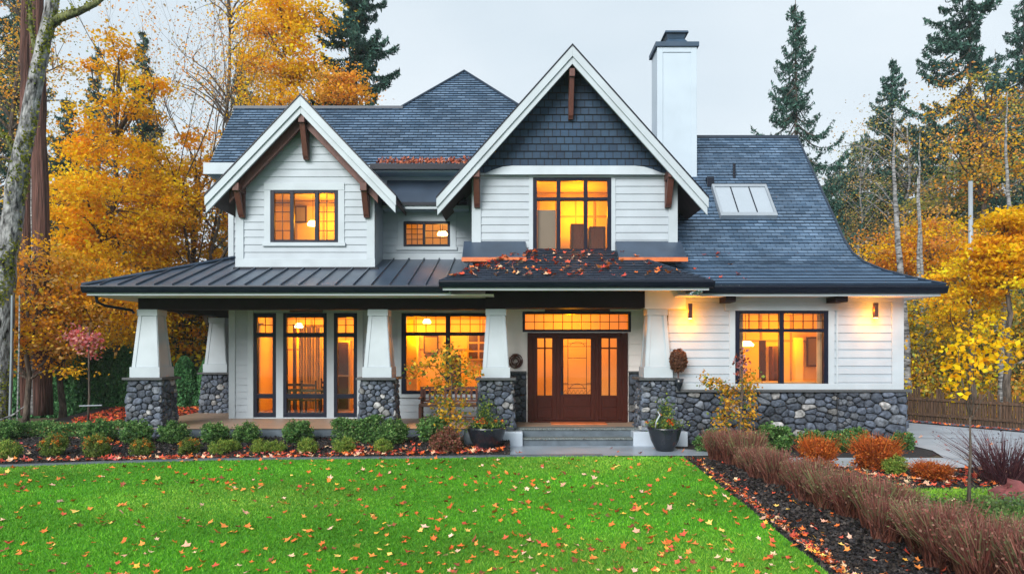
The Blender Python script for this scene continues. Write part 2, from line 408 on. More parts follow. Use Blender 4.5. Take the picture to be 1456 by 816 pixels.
# ---- windows
def window(house, x0, x1, z0, z1, Y, cols, rows, bar=0.07, munt={}, casing=0.12, name='window', sill=True, fr=M['frame'], out=0.03, label=None, casing_sides=True, barv=None):
    """cols / rows: relative sizes (rows bottom to top); munt {(c,r):(nx,nz)}"""
    f = MB(); barv = barv or bar; Yf, Yb = Y-out, Y+0.09
    W = x1-x0-barv*(len(cols)+1); Hh = z1-z0-bar*(len(rows)+1)
    xs = []; c = x0
    for i, k in enumerate(cols):
        f.box(c, c+barv, Yf, Yb, z0, z1); c += barv; wd = W*k/sum(cols); xs.append((c, c+wd)); c += wd
    f.box(c, c+barv, Yf, Yb, z0, z1)
    zs = []; c = z0
    for i, k in enumerate(rows):
        for a, b in xs: f.box(a, b, Yf+0.004, Yb, c, c+bar)
        c += bar; h = Hh*k/sum(rows); zs.append((c, c+h)); c += h
    for a, b in xs: f.box(a, b, Yf+0.004, Yb, c, c+bar)
    fo = f.build(name, fr, house, bevel=0.006)
    if label: fo['label'] = label
    g = MB()
    for a, b in xs:
        for p, q in zs: g.box(a-0.005, b+0.005, Y+0.035, Y+0.041, p-0.005, q+0.005)
    g.build('glass', M['glass'], fo)
    if munt:
        t = 0.009
        for (ci, ri), (nx, nz) in munt.items():
            m = MB()
            a, b = xs[ci]; p, q = zs[ri]
            vx = [a+(b-a)*i/nx for i in range(1, nx)]
            for v in vx: m.box(v-t, v+t, Y+0.012, Y+0.034, p, q)
            ed = [a]+vx+[b]
            for j in range(1, nz):
                v = p+(q-p)*j/nz
                for e0, e1 in zip(ed[:-1], ed[1:]): m.box(e0+(t if e0 != a else 0), e1-(t if e1 != b else 0), Y+0.014, Y+0.034, v-t, v+t)
            m.build('muntins', fr, fo)
    if casing:
        cs = MB(); k = casing; y0, y1 = Y-0.036, Y+0.02
        if casing_sides:
            cs.box(x0-k, x0-0.002, y0, y1, z0-0.002, z1); cs.box(x1+0.002, x1+k, y0, y1, z0-0.002, z1)
        cs.box(x0-k, x1+k, y0-0.006, y1, z1+0.002, z1+k*1.15)
        if sill: cs.box(x0-k-0.03, x1+k+0.03, y0-0.035, y1, z0-0.10, z0-0.003)
        cs.build('casing', M['trim'], fo, bevel=0.005)
    return fo, xs, zs

def room(house, x0, x1, y0, y1, z0, z1):
    m = MB()
    m.face([(x0,y1,z0),(x1,y1,z0),(x1,y1,z1),(x0,y1,z1)]); m.face([(x0,y0,z0),(x0,y1,z0),(x0,y1,z1),(x0,y0,z1)])
    m.face([(x1,y0,z0),(x1,y0,z1),(x1,y1,z1),(x1,y1,z0)]); m.face([(x0,y0,z1),(x0,y1,z1),(x1,y1,z1),(x1,y0,z1)])
    r = m.build('room', M['inwall'], house)
    f = MB(); f.face([(x0,y0,z0),(x1,y0,z0),(x1,y1,z0),(x0,y1,z0)]); f.build('room_floor', M['infloor'], r)
    return r
ORANGE = (1.0, 0.35, 0.0)
def lamp(x, y, z, e, r=0.12, col=ORANGE, name='lamp_light'):
    if col is ORANGE: e *= 1.6
    d = bpy.data.lights.new(name, 'POINT'); d.energy = e; d.color = col; d.shadow_soft_size = r
    o = bpy.data.objects.new(name, d); C.objects.link(o); o.location = (x, y, z); return o

# ================================================================== SETTING: ground
def sheet(name, poly, z, m, mats=None):
    b = MB(); b.face([(x, y, z) for x, y in poly]); return tag(b.build(name, m), kind='structure')
sheet('ground', [(-180, -25), (180, -25), (180, 200), (-180, 200)], -0.012, M['soil'])
lawn_edge = [(3.74, 15.45), (3.66, 13.5), (3.55, 11.5), (3.42, 9.3), (3.28, 7.3), (3.15, 5), (3.0, 1), (3, -4)]
lawn_top = [(-14, 13.6), (-10.2, 14.0), (-8.5, 14.45), (-6.5, 14.85), (-4, 15.05), (-2, 15.15), (0, 15.38), (2, 15.46)]
lawn_poly = [(-22, 13.0)]+lawn_top+lawn_edge+[(-22, -4)]
sheet('lawn', lawn_poly, 0.0, M['lawnbase'])
bed_z = lambda y: max(0, (y-15.35))*.09-.006
def slope_sheet(name, poly, zf, m):
    b = MB(); b.face([(x, y, zf(y)) for x, y in poly]); return tag(b.build(name, m), kind='structure')
sheet('bed', [(-22, 13.2), (-14, 13.8), (-10.2, 14.2), (-8.5, 14.65), (-6.5, 15.05), (-4, 15.25), (-0.05, 15.5), (-0.05, 17.6), (-22, 17.9)], -0.006, M['mulch'])
sheet('bed', [(3.0, -4), (5.1, -4), (5.3, 9), (5.3, 14.0), (3.0, 15.48)], -0.004, M['mulch'])
sheet('bed', [(4.7, 15.3), (8.9, 15.25), (10.0, 16.1), (9.9, 17.6), (4.0, 17.6), (4.0, 16.3)], 0.0, M['mulch'])
sheet('bed', [(5.3, 12.2), (14, 12.4), (16, 13.6), (8, 13.95), (5.3, 13.95)], -0.003, M['mulch'])
bb2 = MB()
for k in range(22):
    a, b = -22+k, -21+k
    if b > -.05: b = -.05
    bb2.face([(a, 15.35, -.004), (b, 15.35, -.004), (b, 17.6, .20), (a, 17.6, .20)])
bb2.face([(-.05, 15.35, -.004), (-.05, 17.6, -.004), (-.05, 17.6, .20)])
tag(bb2.build('bed', M['mulch']), kind='structure')
# edging strip along the lawn
eb = MB(); L_ = [(-22, 13.0)]+lawn_top
for (a, b), (c, d) in zip(L_[:-1], L_[1:]):
    eb.hexa([(a, b, -.01), (c, d, -.01), (c, d+.16, -.01), (a, b+.16, -.01)], [(a, b, .035), (c, d, .035), (c, d+.16, .035), (a, b+.16, .035)])
tag(eb.build('kerb', M['concrete2']), kind='structure')
sheet('path', [(-0.05, 15.5), (4.75, 15.5), (4.75, 16.3), (3.9, 16.6), (3.6, 17.6), (-0.05, 17.6)], 0.012, M['path'])
sheet('path', [(4.4, 14.05), (16, 13.8), (16, 15.2), (4.4, 15.25)], 0.008, M['concrete'])
sheet('driveway', [(9.3, 15.1), (16.3, 13.8), (24, 12), (24, 13.5), (15.5, 18.2), (12.6, 23.0), (11.5, 40), (9.75, 40), (9.75, 16.3)], 0.016, M['concrete'])
jt = MB()
for a, b in (((10.3, 15.85), (16, 15.1)), ((10.5, 18.6), (15, 18.4)),):
    a = Vector((*a, .021)); b = Vector((*b, .021)); n = Vector((0, .012, 0)); jt.face([a-n, b-n, b+n, a+n])
tag(jt.build('road_joint', M['black']), kind='structure')
gv = [(13.0, 23.0), (15.9, 18.0), (24, 13.6), (24, 14.4), (16.3, 18.7), (13.0, 24.5)]
sheet('gravel_strip', gv, 0.02, M['gravelblue'])
sheet('green_bed', [(5.3, -4), (30, -4), (30, 12.2), (14, 12.4), (5.3, 12.2)], -0.008, M['soil'])

# ================================================================== HOUSE
H = empty('house', (0, 18, 0), 'white craftsman house with grey gabled roofs, stone base and lit windows', 'house')
# --- levels
ZP = 0.41; ZS = 3.64
# ground-floor porch wall (Y=20)
YW = 20.0
xL = -8.02; xDoorL = -0.44; xWing = X(950, 17.5)
def rect(p0, p1, q0, q1, Y): return (X(p0, Y), X(p1, Y), Z(q1, Y), Z(q0, Y))
rA = rect(361, 393, 445, 593, YW); rB = rect(403, 465, 445, 593, YW); rC = rect(475, 508, 445, 593, YW)
rD = rect(571, 703, 445, 560, YW)
wl = MB()
siding(wl, xL, xDoorL, ZP, ZS, YW, [(rA[0], rC[1], rA[2], rA[3]), rD])
wl.box(rA[1], rB[0], YW-0.03, YW+0.02, ZP, rA[3]); wl.box(rB[1], rC[0], YW-0.03, YW+0.02, ZP, rA[3])
wall0 = wl.build('porch_wall', M['siding'], H)
tr = MB(); tr.box(xL-0.02, xL+0.16, YW-0.05, YW+0.03, ZP, ZS)
tr.box(rA[0]-.17, rA[0]-.004, YW-0.045, YW+.02, ZP, ZS-.13); tr.box(rC[1]+.004, rC[1]+.17, YW-.045, YW+.02, ZP, ZS-.13)
tr.box(xL+.16, xDoorL, YW-.05, YW+.02, ZS-.13, ZS)
build_boxes(tr, 'corner_board', M['trim'], wall0, .005)
for r, mt in ((rA, (2, 2)), (rB, (4, 2)), (rC, (2, 2))):
    window(H, *r[:2], r[2], r[3], YW, [1], [0.95, 3.75, 1.0], bar=0.13, munt={(0, 2): mt}, casing=0, barv=0.10, name='glazed_door')
window(H, *rD[:2], rD[2], rD[3], YW, [1, 1], [3.5, 1], bar=0.10, barv=0.13, munt={(0, 1): (4, 2), (1, 1): (4, 2)}, casing=0.11)
# left side wall, receding
sw = MB(); siding(sw, YW, 27, ZP-.3, ZS, 0, conv=lambda y, d, z: (xL-d, y, z)); sw.build('side_wall', M['siding'], H)
# door wall (Y=19)
YD = 19.0
rT = rect(743, 897, 443, 472, YD); rDo = rect(750, 892, 473, 600, YD)
dw = MB(); siding(dw, xDoorL, xWing, ZP, ZS, YD, [(rDo[0], rDo[1], ZP-.1, rDo[3]), rT], lap=0.3)
dw.face([(xDoorL, YD, ZP), (xDoorL, YW, ZP), (xDoorL, YW, ZS), (xDoorL, YD, ZS)])
dw.build('entry_wall', M['cream'], H)
sp = MB()
zt = Z(530, YD)
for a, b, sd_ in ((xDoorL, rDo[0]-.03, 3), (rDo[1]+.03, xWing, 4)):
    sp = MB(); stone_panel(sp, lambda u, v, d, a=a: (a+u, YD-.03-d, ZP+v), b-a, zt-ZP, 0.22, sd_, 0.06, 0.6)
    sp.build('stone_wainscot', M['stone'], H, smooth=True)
cp = MB()
for a, b in ((xDoorL, rDo[0]-.03), (rDo[1]+.03, xWing)): cp.box(a, b, YD-.13, YD, zt, zt+.05)
build_boxes(cp, 'stone_ledge', M['cap'], H)

# door unit
fo = window(H, rT[0], rT[1], rT[2], rT[3], YD, [1], [1], bar=0.07, munt={(0, 0): (11, 2)}, casing=0, name='transom_window')[0]
du = MB(); x0, x1, zb, zt2 = rDo[0], rDo[1], ZP, rDo[3]
def dx(p): return X(p, YD)
yf, yb = YD-.06, YD+.08
stiles = [(x0, dx(758)), (dx(791), dx(796)), (dx(846), dx(851)), (dx(884), x1)]
for a, b in stiles: du.box(a, b, yf-.02, yb, zb, zt2)
tops = Z(481, YD)
for a, b in ((dx(758), dx(791)), (dx(796), dx(846)), (dx(851), dx(884))): du.box(a, b, yf-.01, yb, tops+.02, zt2)
du.box(x0+.05, x1-.05, YD-.2, YD+.08, zb-.0, zb+.045)
dfr = du.build('door_frame', M['door'], H, bevel=.006)
def leaf_door(a, b, ga, gb, gz0, gz1, name, mgrid):
    m = MB(); zt_ = tops+.02; z0 = zb+.05
    m.box(a, ga, yf, yb-.04, z0, zt_); m.box(gb, b, yf, yb-.04, z0, zt_); m.box(ga, gb, yf, yb-.04, gz1, zt_); m.box(ga, gb, yf, yb-.04, z0, gz0)
    # raised lower panels
    ph = gz0-z0
    for k in (0, 1):
        p0 = z0+.07+k*(ph-.1)/2; m.box(ga+.02, gb-.02, yf-.018, yf, p0, p0+(ph-.1)/2-.07)
    o = m.build(name, M['door'], dfr, bevel=.006)
    g = MB(); g.box(ga, gb, yf+.03, yf+.036, gz0, gz1); g.build('door_glass', M['glass'], o)
    k = MB()
    for (u0, u1, v0, v1) in mgrid: k.box(u0, u1, yf+.012, yf+.028, v0, v1)
    k.build('glazing_bars', M['door'] if name == 'side_light' else M['frame'], o)
    return o
for a, b, ga, gb in ((dx(758), dx(791), dx(764), dx(785)), (dx(851), dx(884), dx(855), dx(877))):
    c = (ga+gb)/2; g0, g1 = Z(562, YD), Z(481, YD); tz = Z(495, YD)
    leaf_door(a, b, ga, gb, g0, g1, 'side_light', [(c-.022, c+.022, g0, g1), (ga, c-.022, tz-.02, tz+.02), (c+.022, gb, tz-.02, tz+.02)])
ga, gb, g0, g1 = dx(801), dx(840), Z(560, YD), Z(482, YD)
e = .007; ia, ib, i0, i1 = ga+.12, gb-.12, g0+.26, g1-.2
lead = [(ia-e, ia+e, g0, g1), (ib-e, ib+e, g0, g1), (ga, ia-e, i0-e, i0+e), (ia+e, ib-e, i0-e, i0+e), (ib+e, gb, i0-e, i0+e), (ga, ia-e, i1-e, i1+e), (ia+e, ib-e, i1-e, i1+e), (ib+e, gb, i1-e, i1+e),
        (ia+e, ib-e, (i0+i1)/2-e+.2, (i0+i1)/2+e+.2), (ga, ia-e, 1.45-e, 1.45+e), (ib+e, gb, 1.45-e, 1.45+e), (ia+e, ib-e, i0-.1-e, i0-.1+e), (ia+e, ib-e, i1+.08-e, i1+.08+e)]
dd_ = leaf_door(dx(796), dx(846), ga, gb, g0, g1, 'front_door', lead)
cvm = MB()
for k in range(9):     # curved leading in the glass
    cx = (ga+gb)/2; t = k/8; ph = math.pi*t
    pass
cvm.tube([((ga+gb)/2+.2*math.cos(math.pi*t/14), yf+.02, i0+.02+.16*math.sin(math.pi*t/14)-.16) for t in range(15)], .006, 5)
cvm.tube([((ga+gb)/2+.2*math.cos(math.pi*t/14), yf+.02, i1+.0+.12*math.sin(math.pi*t/14)) for t in range(15)], .006, 5)
for k in range(7):
    xx = ga+.04+k*(gb-ga-.08)/6; cvm.tube([(xx-.05, yf+.02, g0+.02), (xx+.02, yf+.02, g0+.12), (xx+.06, yf+.02, g0+.02)], .005, 4)
cvm.build('leading', M['frame'], dd_)
hd = MB(); hx = dx(798.5); hd.tube([(hx, yf-.0, 1.25), (hx, yf-.07, 1.27), (hx, yf-.07, 1.85), (hx, yf, 1.87)], .016, 8); hd.box(hx-.03, hx+.03, yf-.012, yf-.001, 1.14, 1.24)
hd.build('handle', M['black'], dd_, smooth=False)

# --- right wing (Y=17.5)
YR = 17.5; xR = X(1282, YR)
rF = rect(1045, 1177, 441, 551, YR)
zc = Z(555, YR)
ww = MB(); siding(ww, xWing, xR, zc, ZS, YR, [rF], lap=0.205)
ww.face([(xWing, YR, 0), (xWing, YD, 0), (xWing, YD, ZS), (xWing, YR, ZS)])
ww2 = ww.build('wing_wall', M['siding'], H)
siw = MB(); siding(siw, YR, 27, 0, ZS, 0, conv=lambda y, d, z: (xR+d, y, z)); siw.build('side_wall', M['siding'], H)
tb = MB(); tb.box(X(1267, YR), xR+.03, YR-.05, YR+.02, zc, ZS); tb.box(xWing, X(1267, YR), YR-.045, YR+.02, zc+.0, zc+.17)
tb.box(xWing, xR, YR-.055, YR+.02, ZS-.1, ZS)
tb.box(X(1030, YR), X(1191, YR), YR-.05, YR+.02, ZS-.32, ZS-.1); tb.box(X(1188, YR), X(1191, YR), YR-.045, YR+.02, zc+.17, ZS-.32)
build_boxes(tb, 'corner_board', M['trim'], ww2, .005)
window(H, rF[0], rF[1], rF[2], rF[3], YR, [1, 1], [3.45, 1], bar=0.085, barv=0.11, munt={(0, 1): (4, 2), (1, 1): (4, 2)}, casing=0.15, sill=False)
st = MB(); xs0, xs1 = X(958, YR), X(1288, 17.35); xm = X(1189, 17.4)
stone_panel(st, lambda u, v, d: (xs0+u, 17.40-d, v), xm-xs0, zc-.03, 0.235, 11, 0.09)
stone_panel(st, lambda u, v, d: (xm+u, 17.34-d, v), xs1-xm, zc-.03, 0.235, 12, 0.09)
st.col = (.06, .06, .07); st.face([(xm, 17.34, 0), (xm, 17.42, 0), (xm, 17.42, zc-.03), (xm, 17.34, zc-.03)]); st.col = (1, 1, 1)
stone_panel(st, lambda u, v, d: (xs1+d-.02, 17.34+u, v), 5.0, zc-.03, 0.36, 13, 0.09)
st.build('stone_base', M['stone'], H, smooth=True)
cp = MB(); cp.box(xs0, xs1+.1, YR-.26, YR+.02, zc-.03, zc+.03); cp.build('stone_ledge', M['cap'], H, bevel=.008)
bk = MB()
for p0, p1 in ((1027, 1042), (1181, 1199)): bk.box(X(p0, 17.2), X(p1, 17.2), 16.95, 17.45, ZS-.14, ZS-.01)
build_boxes(bk, 'rafter_tail', M['beam'], H, .01)

# --- porch slab and steps
pf = MB(); pf.box(-9.75, -0.1, 17.42, 20.0, -.01, ZP-.012); pf.box(-9.75, xL, 20.0, 24, -.01, ZP-.012); pf.box(-.1, xWing, 17.46, 20, -.01, ZP-.012)
pf.build('porch_slab', M['concrete2'], H, bevel=.01)
fl = MB(); fl.box(-9.8, -0.1, 17.38, 20.0, ZP-.012, ZP); fl.box(-9.8, xL, 20.0, 24, ZP-.012, ZP); fl.box(-.1, xWing, 17.8, 20, ZP-.012, ZP); fl.build('porch_floor', M['porch'], H)
sx0, sx1 = X(727, 17.3), X(909, 17.3)
s1 = MB(); s1.box(sx0, sx1, 17.12, 17.5, 0, .16); s1.box(sx0, sx1, 17.42, 17.8, .16, ZP-.05); s1.build('step', M['concrete2'], H)
s2 = MB(); s2.box(sx0-.01, sx1+.01, 17.08, 17.5, .16, .205); s2.box(sx0-.01, sx1+.01, 17.39, 17.8, ZP-.05, ZP+.002); s2.build('step_tread', M['nosing'], H, bevel=.012)

# --- columns
def column(cx, cy, zbase=0.3, wtop=.45, wbot=.66, sw0=.80, sw1=.94, seed=1, plinth=False, warm=False):
    zc_ = 1.60; zt_ = 3.36
    o = MB()
    a, b = sw0/2, sw1/2
    H_ = zc_-zbase
    def fm(side):
        def f(u, v, d):
            t = v/H_; hw = b+(a-b)*t; uu = (u/sw1-.5)*2*hw; k = hw+d-.05
            return {0: (cx+uu, cy-k, zbase+v), 1: (cx+k, cy+uu, zbase+v), 2: (cx-k, cy-uu, zbase+v), 3: (cx-uu, cy+k, zbase+v)}[side]
        return f
    for s in range(4): stone_panel(o, fm(s), sw1, H_, 0.19, seed*10+s, 0.07, 1.15)
    col = o.build('column', M['stone'], H, smooth=True)
    c = MB(); c.box(cx-.50, cx+.50, cy-.50, cy+.50, zc_, zc_+.06); c.build('cap', M['cap'], col, bevel=.01)
    s = MB(); z0 = zc_+.06
    k = wbot/2+.045; s.box(cx-k, cx+k, cy-k, cy+k, z0, z0+.26)
    w0, w1 = wbot/2, wtop/2; z1 = zt_-.16
    s.hexa([(cx-w0, cy-w0, z0+.26), (cx+w0, cy-w0, z0+.26), (cx+w0, cy+w0, z0+.26), (cx-w0, cy+w0, z0+.26)],
           [(cx-w1, cy-w1, z1), (cx+w1, cy-w1, z1), (cx+w1, cy+w1, z1), (cx-w1, cy+w1, z1)])
    # raised stiles on the front face
    for sg in (-1, 1):
        for ax in (0, 1, 2):
            def q(t, off, dep, sg=sg, ax=ax):
                w_ = w0+(w1-w0)*t; z = z0+.26+(z1-z0-.26)*t
                u = sg*(w_-off)
                return {0: (cx+u, cy-w_-dep, z), 1: (cx+w_+dep, cy+u, z), 2: (cx-w_-dep, cy+u, z)}[ax]
            s.hexa([q(0, 0, 0), q(0, .085, 0), q(0, .085, .015), q(0, 0, .015)], [q(1, 0, 0), q(1, .085, 0), q(1, .085, .015), q(1, 0, .015)])
    k = w1+.03; s.box(cx-k, cx+k, cy-k, cy+k, z1, zt_)
    s.build('shaft', M['trim'], col, bevel=.006)
    if plinth:
        p = MB(); p.box(cx-.66, cx+.66, cy-.62, cy+.5, 0, zbase); p.build('plinth', M['concrete'], col, bevel=.02)
    return col
column(X(208, 17.6)+.02, 17.85, 0.1, seed=1)
column(X(305, 21.8), 22.2, 0.36, seed=2)
column(X(537, 17.6), 17.85, 0.36, seed=3, wbot=.64)
column(X(705, 17.4), 17.65, 0.36, seed=4, plinth=True, wtop=.45, wbot=.62)
column(X(935, 17.4), 17.65, 0.36, seed=5, plinth=True, wtop=.45, wbot=.62)

# --- beams, soffits
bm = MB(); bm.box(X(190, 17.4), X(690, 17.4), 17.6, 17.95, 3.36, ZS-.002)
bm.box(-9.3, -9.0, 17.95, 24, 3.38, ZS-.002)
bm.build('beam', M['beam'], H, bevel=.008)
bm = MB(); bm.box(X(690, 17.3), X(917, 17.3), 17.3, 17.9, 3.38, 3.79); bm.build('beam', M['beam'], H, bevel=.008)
sf = MB(); sf.box(-10.1, xDoorL, 16.75, 20.0, ZS, ZS+.03); sf.box(-10.1, xL, 20, 26, ZS, ZS+.03)
sf.box(xDoorL, xWing, 17.95, 20, ZS+.002, ZS+.03); sf.box(-1.55, 4.5, 16.3, 17.98, 3.79, 3.82)
sf.box(-1.55, X(690, 17.3), 17.3, 17.5, ZS+.03, 3.79); sf.box(X(917, 17.3), xWing+.4, 17.35, 17.5, 3.36, 3.79)
sf.box(4.0, 10.22, 16.85, 17.5, ZS+.0, ZS+.03); sf.box(xR, 10.22, 17.5, 26, ZS, ZS+.03)
sf.build('soffit', M['cream'], H)
# white fascia strips below the gutters
fa = MB(); fa.box(-10.12, -1.45, 16.74, 16.78, ZS-.0, ZS+.09); fa.box(-10.14, -10.1, 16.78, 26, ZS, ZS+.09)
fa.box(-1.6, 4.55, 16.24, 16.3, 3.72, 3.80); fa.box(4.5, 10.24, 16.80, 16.85, ZS-.01, ZS+.08); fa.box(10.22, 10.26, 16.85, 26, ZS-.01, ZS+.08)
fa.build('fascia', M['trim'], H)
gu = MB()
def gutter(x0, x1, y, z, h=.16, d=.14):
    gu.prism([(y, z+h), (y-d, z+h), (y-d-.012, z+h*.8), (y-d+.02, z+h*.35), (y-d+.055, z), (y, z)], x0, x1, 'x')
gutter(-10.2, -1.5, 16.76, ZS+.06, .17); gutter(-1.68, 4.66, 16.26, 3.78, .15); gutter(4.55, 10.36, 16.82, ZS+.05, .18)
gu.box(-10.26, -10.14, 16.78, 26, ZS+.08, ZS+.22); gu.box(10.26, 10.38, 16.83, 26, ZS+.08, ZS+.22)
gu.build('gutter', M['black'], H)
dp = MB(); dp.tube([(-10.0, 16.9, ZS+.05), (-10.0, 16.95, 3.5), (-9.9, 17.1, 3.42), (-9.45, 17.5, 3.33), (-9.42, 17.52, 3.25)], .035, 8); dp.build('downspout', M['black'], H)

# --- metal porch roof
EZ = ZS+.22
def mz(y): return EZ+(y-16.7)*0.325
m = MB()
hipx = lambda y: -10.2+(y-16.7)*0.70
m.face([(-10.2, 16.68, EZ), (0.5, 16.68, EZ), (0.5, 20.0, mz(20)), (hipx(20), 20.0, mz(20))])
m.face([(-10.2, 16.68, EZ), (hipx(20), 20, mz(20)), (hipx(20), 26, mz(20)), (-10.2, 26, EZ)])
m.face([(-10.2, 16.68, EZ), (0.5, 16.68, EZ), (0.5, 16.68, EZ-.04), (-10.2, 16.68, EZ-.04)])
mr_ = m.build('metal_roof', M['metalroof'], H)
sm = MB(); x = -9.8
while x < 0.3:
    y1 = 20.0 if x > hipx(20) else 16.7+(x+10.2)/.70
    if y1 > 16.9: sm.hexa([(x-.012, 16.68, EZ), (x+.012, 16.68, EZ), (x+.012, y1, mz(y1)), (x-.012, y1, mz(y1))], [(x-.012, 16.68, EZ+.05), (x+.012, 16.68, EZ+.05), (x+.012, y1, mz(y1)+.05), (x-.012, y1, mz(y1)+.05)])
    x += .43
y = 17.2
while y < 26:
    x1 = min(hipx(y), hipx(20)); z1 = EZ+(x1+10.2)/.7*.325
    sm.hexa([(-10.2, y-.012, EZ), (-10.2, y+.012, EZ), (x1, y+.012, z1), (x1, y-.012, z1)], [(-10.2, y-.012, EZ+.05), (-10.2, y+.012, EZ+.05), (x1, y+.012, z1+.05), (x1, y-.012, z1+.05)]); y += .43
sm.tube([(-10.2, 16.68, EZ+.03), (hipx(20), 20, mz(20)+.05)], .05, 6)
sm.build('seams', M['metalroof'], mr_)

# --- entry roof (shingled hip)
ez = 3.93
er = MB(); A = (-1.66, 16.2, ez); B = (4.62, 16.2, ez); Ct = (2.72, 18.3, 4.93); D = (.24, 18.3, 4.93)
quad_roof(er, [A, B, Ct, D]); quad_roof(er, [(-1.66, 18.6, ez), A, D, (.24, 18.6, 4.93)]); quad_roof(er, [B, (4.62, 18.6, ez), (2.72, 18.6, 4.93), Ct])
ero = er.build('entry_roof', M['shingledark'], H)
hc = MB(); hc.tube([A, D], .035, 6); hc.tube([B, Ct], .035, 6); hc.build('hip_cap', M['shingle'], ero)

# --- wing roof, bell-cast
prof = [(16.75, ZS+.24), (17.4, 4.10), (18.0, 4.36), (18.5, 4.64), (18.85, 4.93), (19.2, 5.30), (22.4, 9.11)]
hipR = [10.34, 9.92, 9.52, 9.25, 9.12, 9.08, 9.08]
wr = MB(); v = 0
for i in range(len(prof)-1):
    (ya, za), (yb_, zb_) = prof[i], prof[i+1]
    xa = 3.6 if i < 3 else 4.2
    quad_roof(wr, [(xa, ya, za), (hipR[i], ya, za), (hipR[i+1], yb_, zb_), (xa, yb_, zb_)], 0.14, v0=v); v += math.hypot(yb_-ya, zb_-za)
for i in range(4):
    quad_roof(wr, [(hipR[i], prof[i][0], prof[i][1]), (hipR[i], 28, prof[i][1]), (hipR[i+1], 28, prof[i+1][1]), (hipR[i+1], prof[i+1][0], prof[i+1][1])], .14)
quad_roof(wr, [(9.08, 26.5, 4.93), (2.4, 26.5, 4.93), (2.4, 22.4, 9.11), (9.08, 22.4, 9.11)], .14)
quad_roof(wr, [(2.3, 22.4, 9.11), (4.2, 22.4, 9.11), (4.2, 20.6, 6.97)], .14)
wro = wr.build('wing_roof', M['shingle'], H)
rc = MB(); rc.box(2.4, 9.1, 22.33, 22.47, 9.08, 9.17)
for i in range(6): rc.tube([(hipR[i], prof[i][0], prof[i][1]+.03), (hipR[i+1], prof[i+1][0], prof[i+1][1]+.03)], .035, 6)
rc.build('ridge_cap', M['shingle'], wro)
ge = MB(); ge.face([(9.0, 18.9, 4.9), (9.0, 26, 4.9), (9.0, 22.4, 9.05)]); ge.build('gable_end', M['siding'], H)
skl = MB()
def RP(x, y, d=0): # point on upper wing roof plane
    n = Vector((0, -1.2, 1)).normalized(); return Vector((x, y, 5.30+(y-19.2)*1.19))+n*d
def slab(mb, x0, x1, y0, y1, d0, d1):
    mb.hexa([RP(x0, y0, d0), RP(x1, y0, d0), RP(x1, y1, d0), RP(x0, y1, d0)], [RP(x0, y0, d1), RP(x1, y0, d1), RP(x1, y1, d1), RP(x0, y1, d1)])
xa, xb, ya, yb_ = 5.85, 7.45, 19.8, 20.72
for a, b, c, d in ((xa, xb, ya, ya+.09), (xa, xb, yb_-.07, yb_), (xa, xa+.07, ya+.09, yb_-.07), (xb-.07, xb, ya+.09, yb_-.07)): slab(skl, a, b, c, d, 0, .16)
sk = skl.build('skylight', M['pole'], H, bevel=.01)
g = MB(); slab(g, xa+.07, xb-.07, ya+.09, yb_-.07, .1, .12); g.build('skylight_glass', M['skyglass'], sk)
g = MB()
for k in (1, 2):
    xx = xa+(xb-xa)*k/3; slab(g, xx-.015, xx+.015, ya+.09, yb_-.07, .12, .135)
g.build('glazing_bars', M['black'], sk)
vp = MB(); p = RP(6.65, 21.05); vp.tube([p-Vector((0, 0, .1)), p+Vector((0, 0, .42))], .045, 10); vp.build('vent_pipe', M['black'], H)
vp = MB(); p = RP(5.86, 20.85); vp.box(p.x-.1, p.x+.1, p.y-.12, p.y+.1, p.z-.1, p.z+.2); vp.build('roof_vent', M['black'], H, bevel=.01)

# --- upper main roof with the raised hip
ye, zE, ry, rz = 19.5, 7.47, 21.3, 9.66
ur = MB()
quad_roof(ur, [(-8.4, ye, zE), (2.74, ye, zE), (.3, ry, rz), (-8.4, ry, rz)])
sl = math.hypot(ry-ye, rz-zE)
quad_roof(ur, [(-3.37, ry, rz), (.3, ry, rz), (-1.54, 22.65, 11.30)], v0=sl)
quad_roof(ur, [(.3, ry, rz), (.3, 24, rz), (-1.54, 22.65, 11.30)]); quad_roof(ur, [(-3.37, 24, rz), (-3.37, ry, rz), (-1.54, 22.65, 11.30)])
quad_roof(ur, [(2.74, ye, zE), (2.74, 26, zE), (.3, 24, rz), (.3, ry, rz)])
quad_roof(ur, [(.3, 24, rz), (-3.37, 24, rz), (-1.54, 22.65, 11.3)])
quad_roof(ur, [(.3, 25.5, zE), (-8.4, 25.5, zE), (-8.4, ry+.05, rz), (.3, ry+.05, rz)])
uro = ur.build('main_roof', M['shingle'], H)
rc = MB(); rc.box(-8.42, -3.3, ry-.07, ry+.07, rz-.02, rz+.06); rc.tube([(-3.37, ry, rz+.03), (-1.54, 22.65, 11.33), (.3, ry, rz+.03)], .05, 6); rc.build('ridge_cap', M['shingle'], uro)
uf = MB(); uf.box(-8.5, 0, 19.44, 19.5, zE-.2, zE-.02); uf.box(-8.5, -8.38, 19.5, 25.5, zE-.25, zE+.0); uf.box(-8.5, 0, 19.5, 20, zE-.21, zE-.18)
uf.box(-8.50, -7.2, 19.36, 19.437, zE-.28, zE+.03)
uf.build('fascia', M['trim'], H)
g = MB(); g.box(-3.9, -.9, 19.3, 19.437, zE-.16, zE-.01); g.build('gutter', M['black'], H)
uw = MB()
rW2 = rect(574, 640, 315, 351, YW)
siding(uw, xL, -.9, 4.9, zE-.1, YW, [rW2, (X(337, 18.7)+.09, X(532, 18.7)-.09, 4.8, 6.76)], lap=.21)
siding(uw, YW, 25.5, 4.8, zE, 0, conv=lambda y, d, z: (xL-d, y, z))
uwo = uw.build('upper_wall', M['siding'], H)
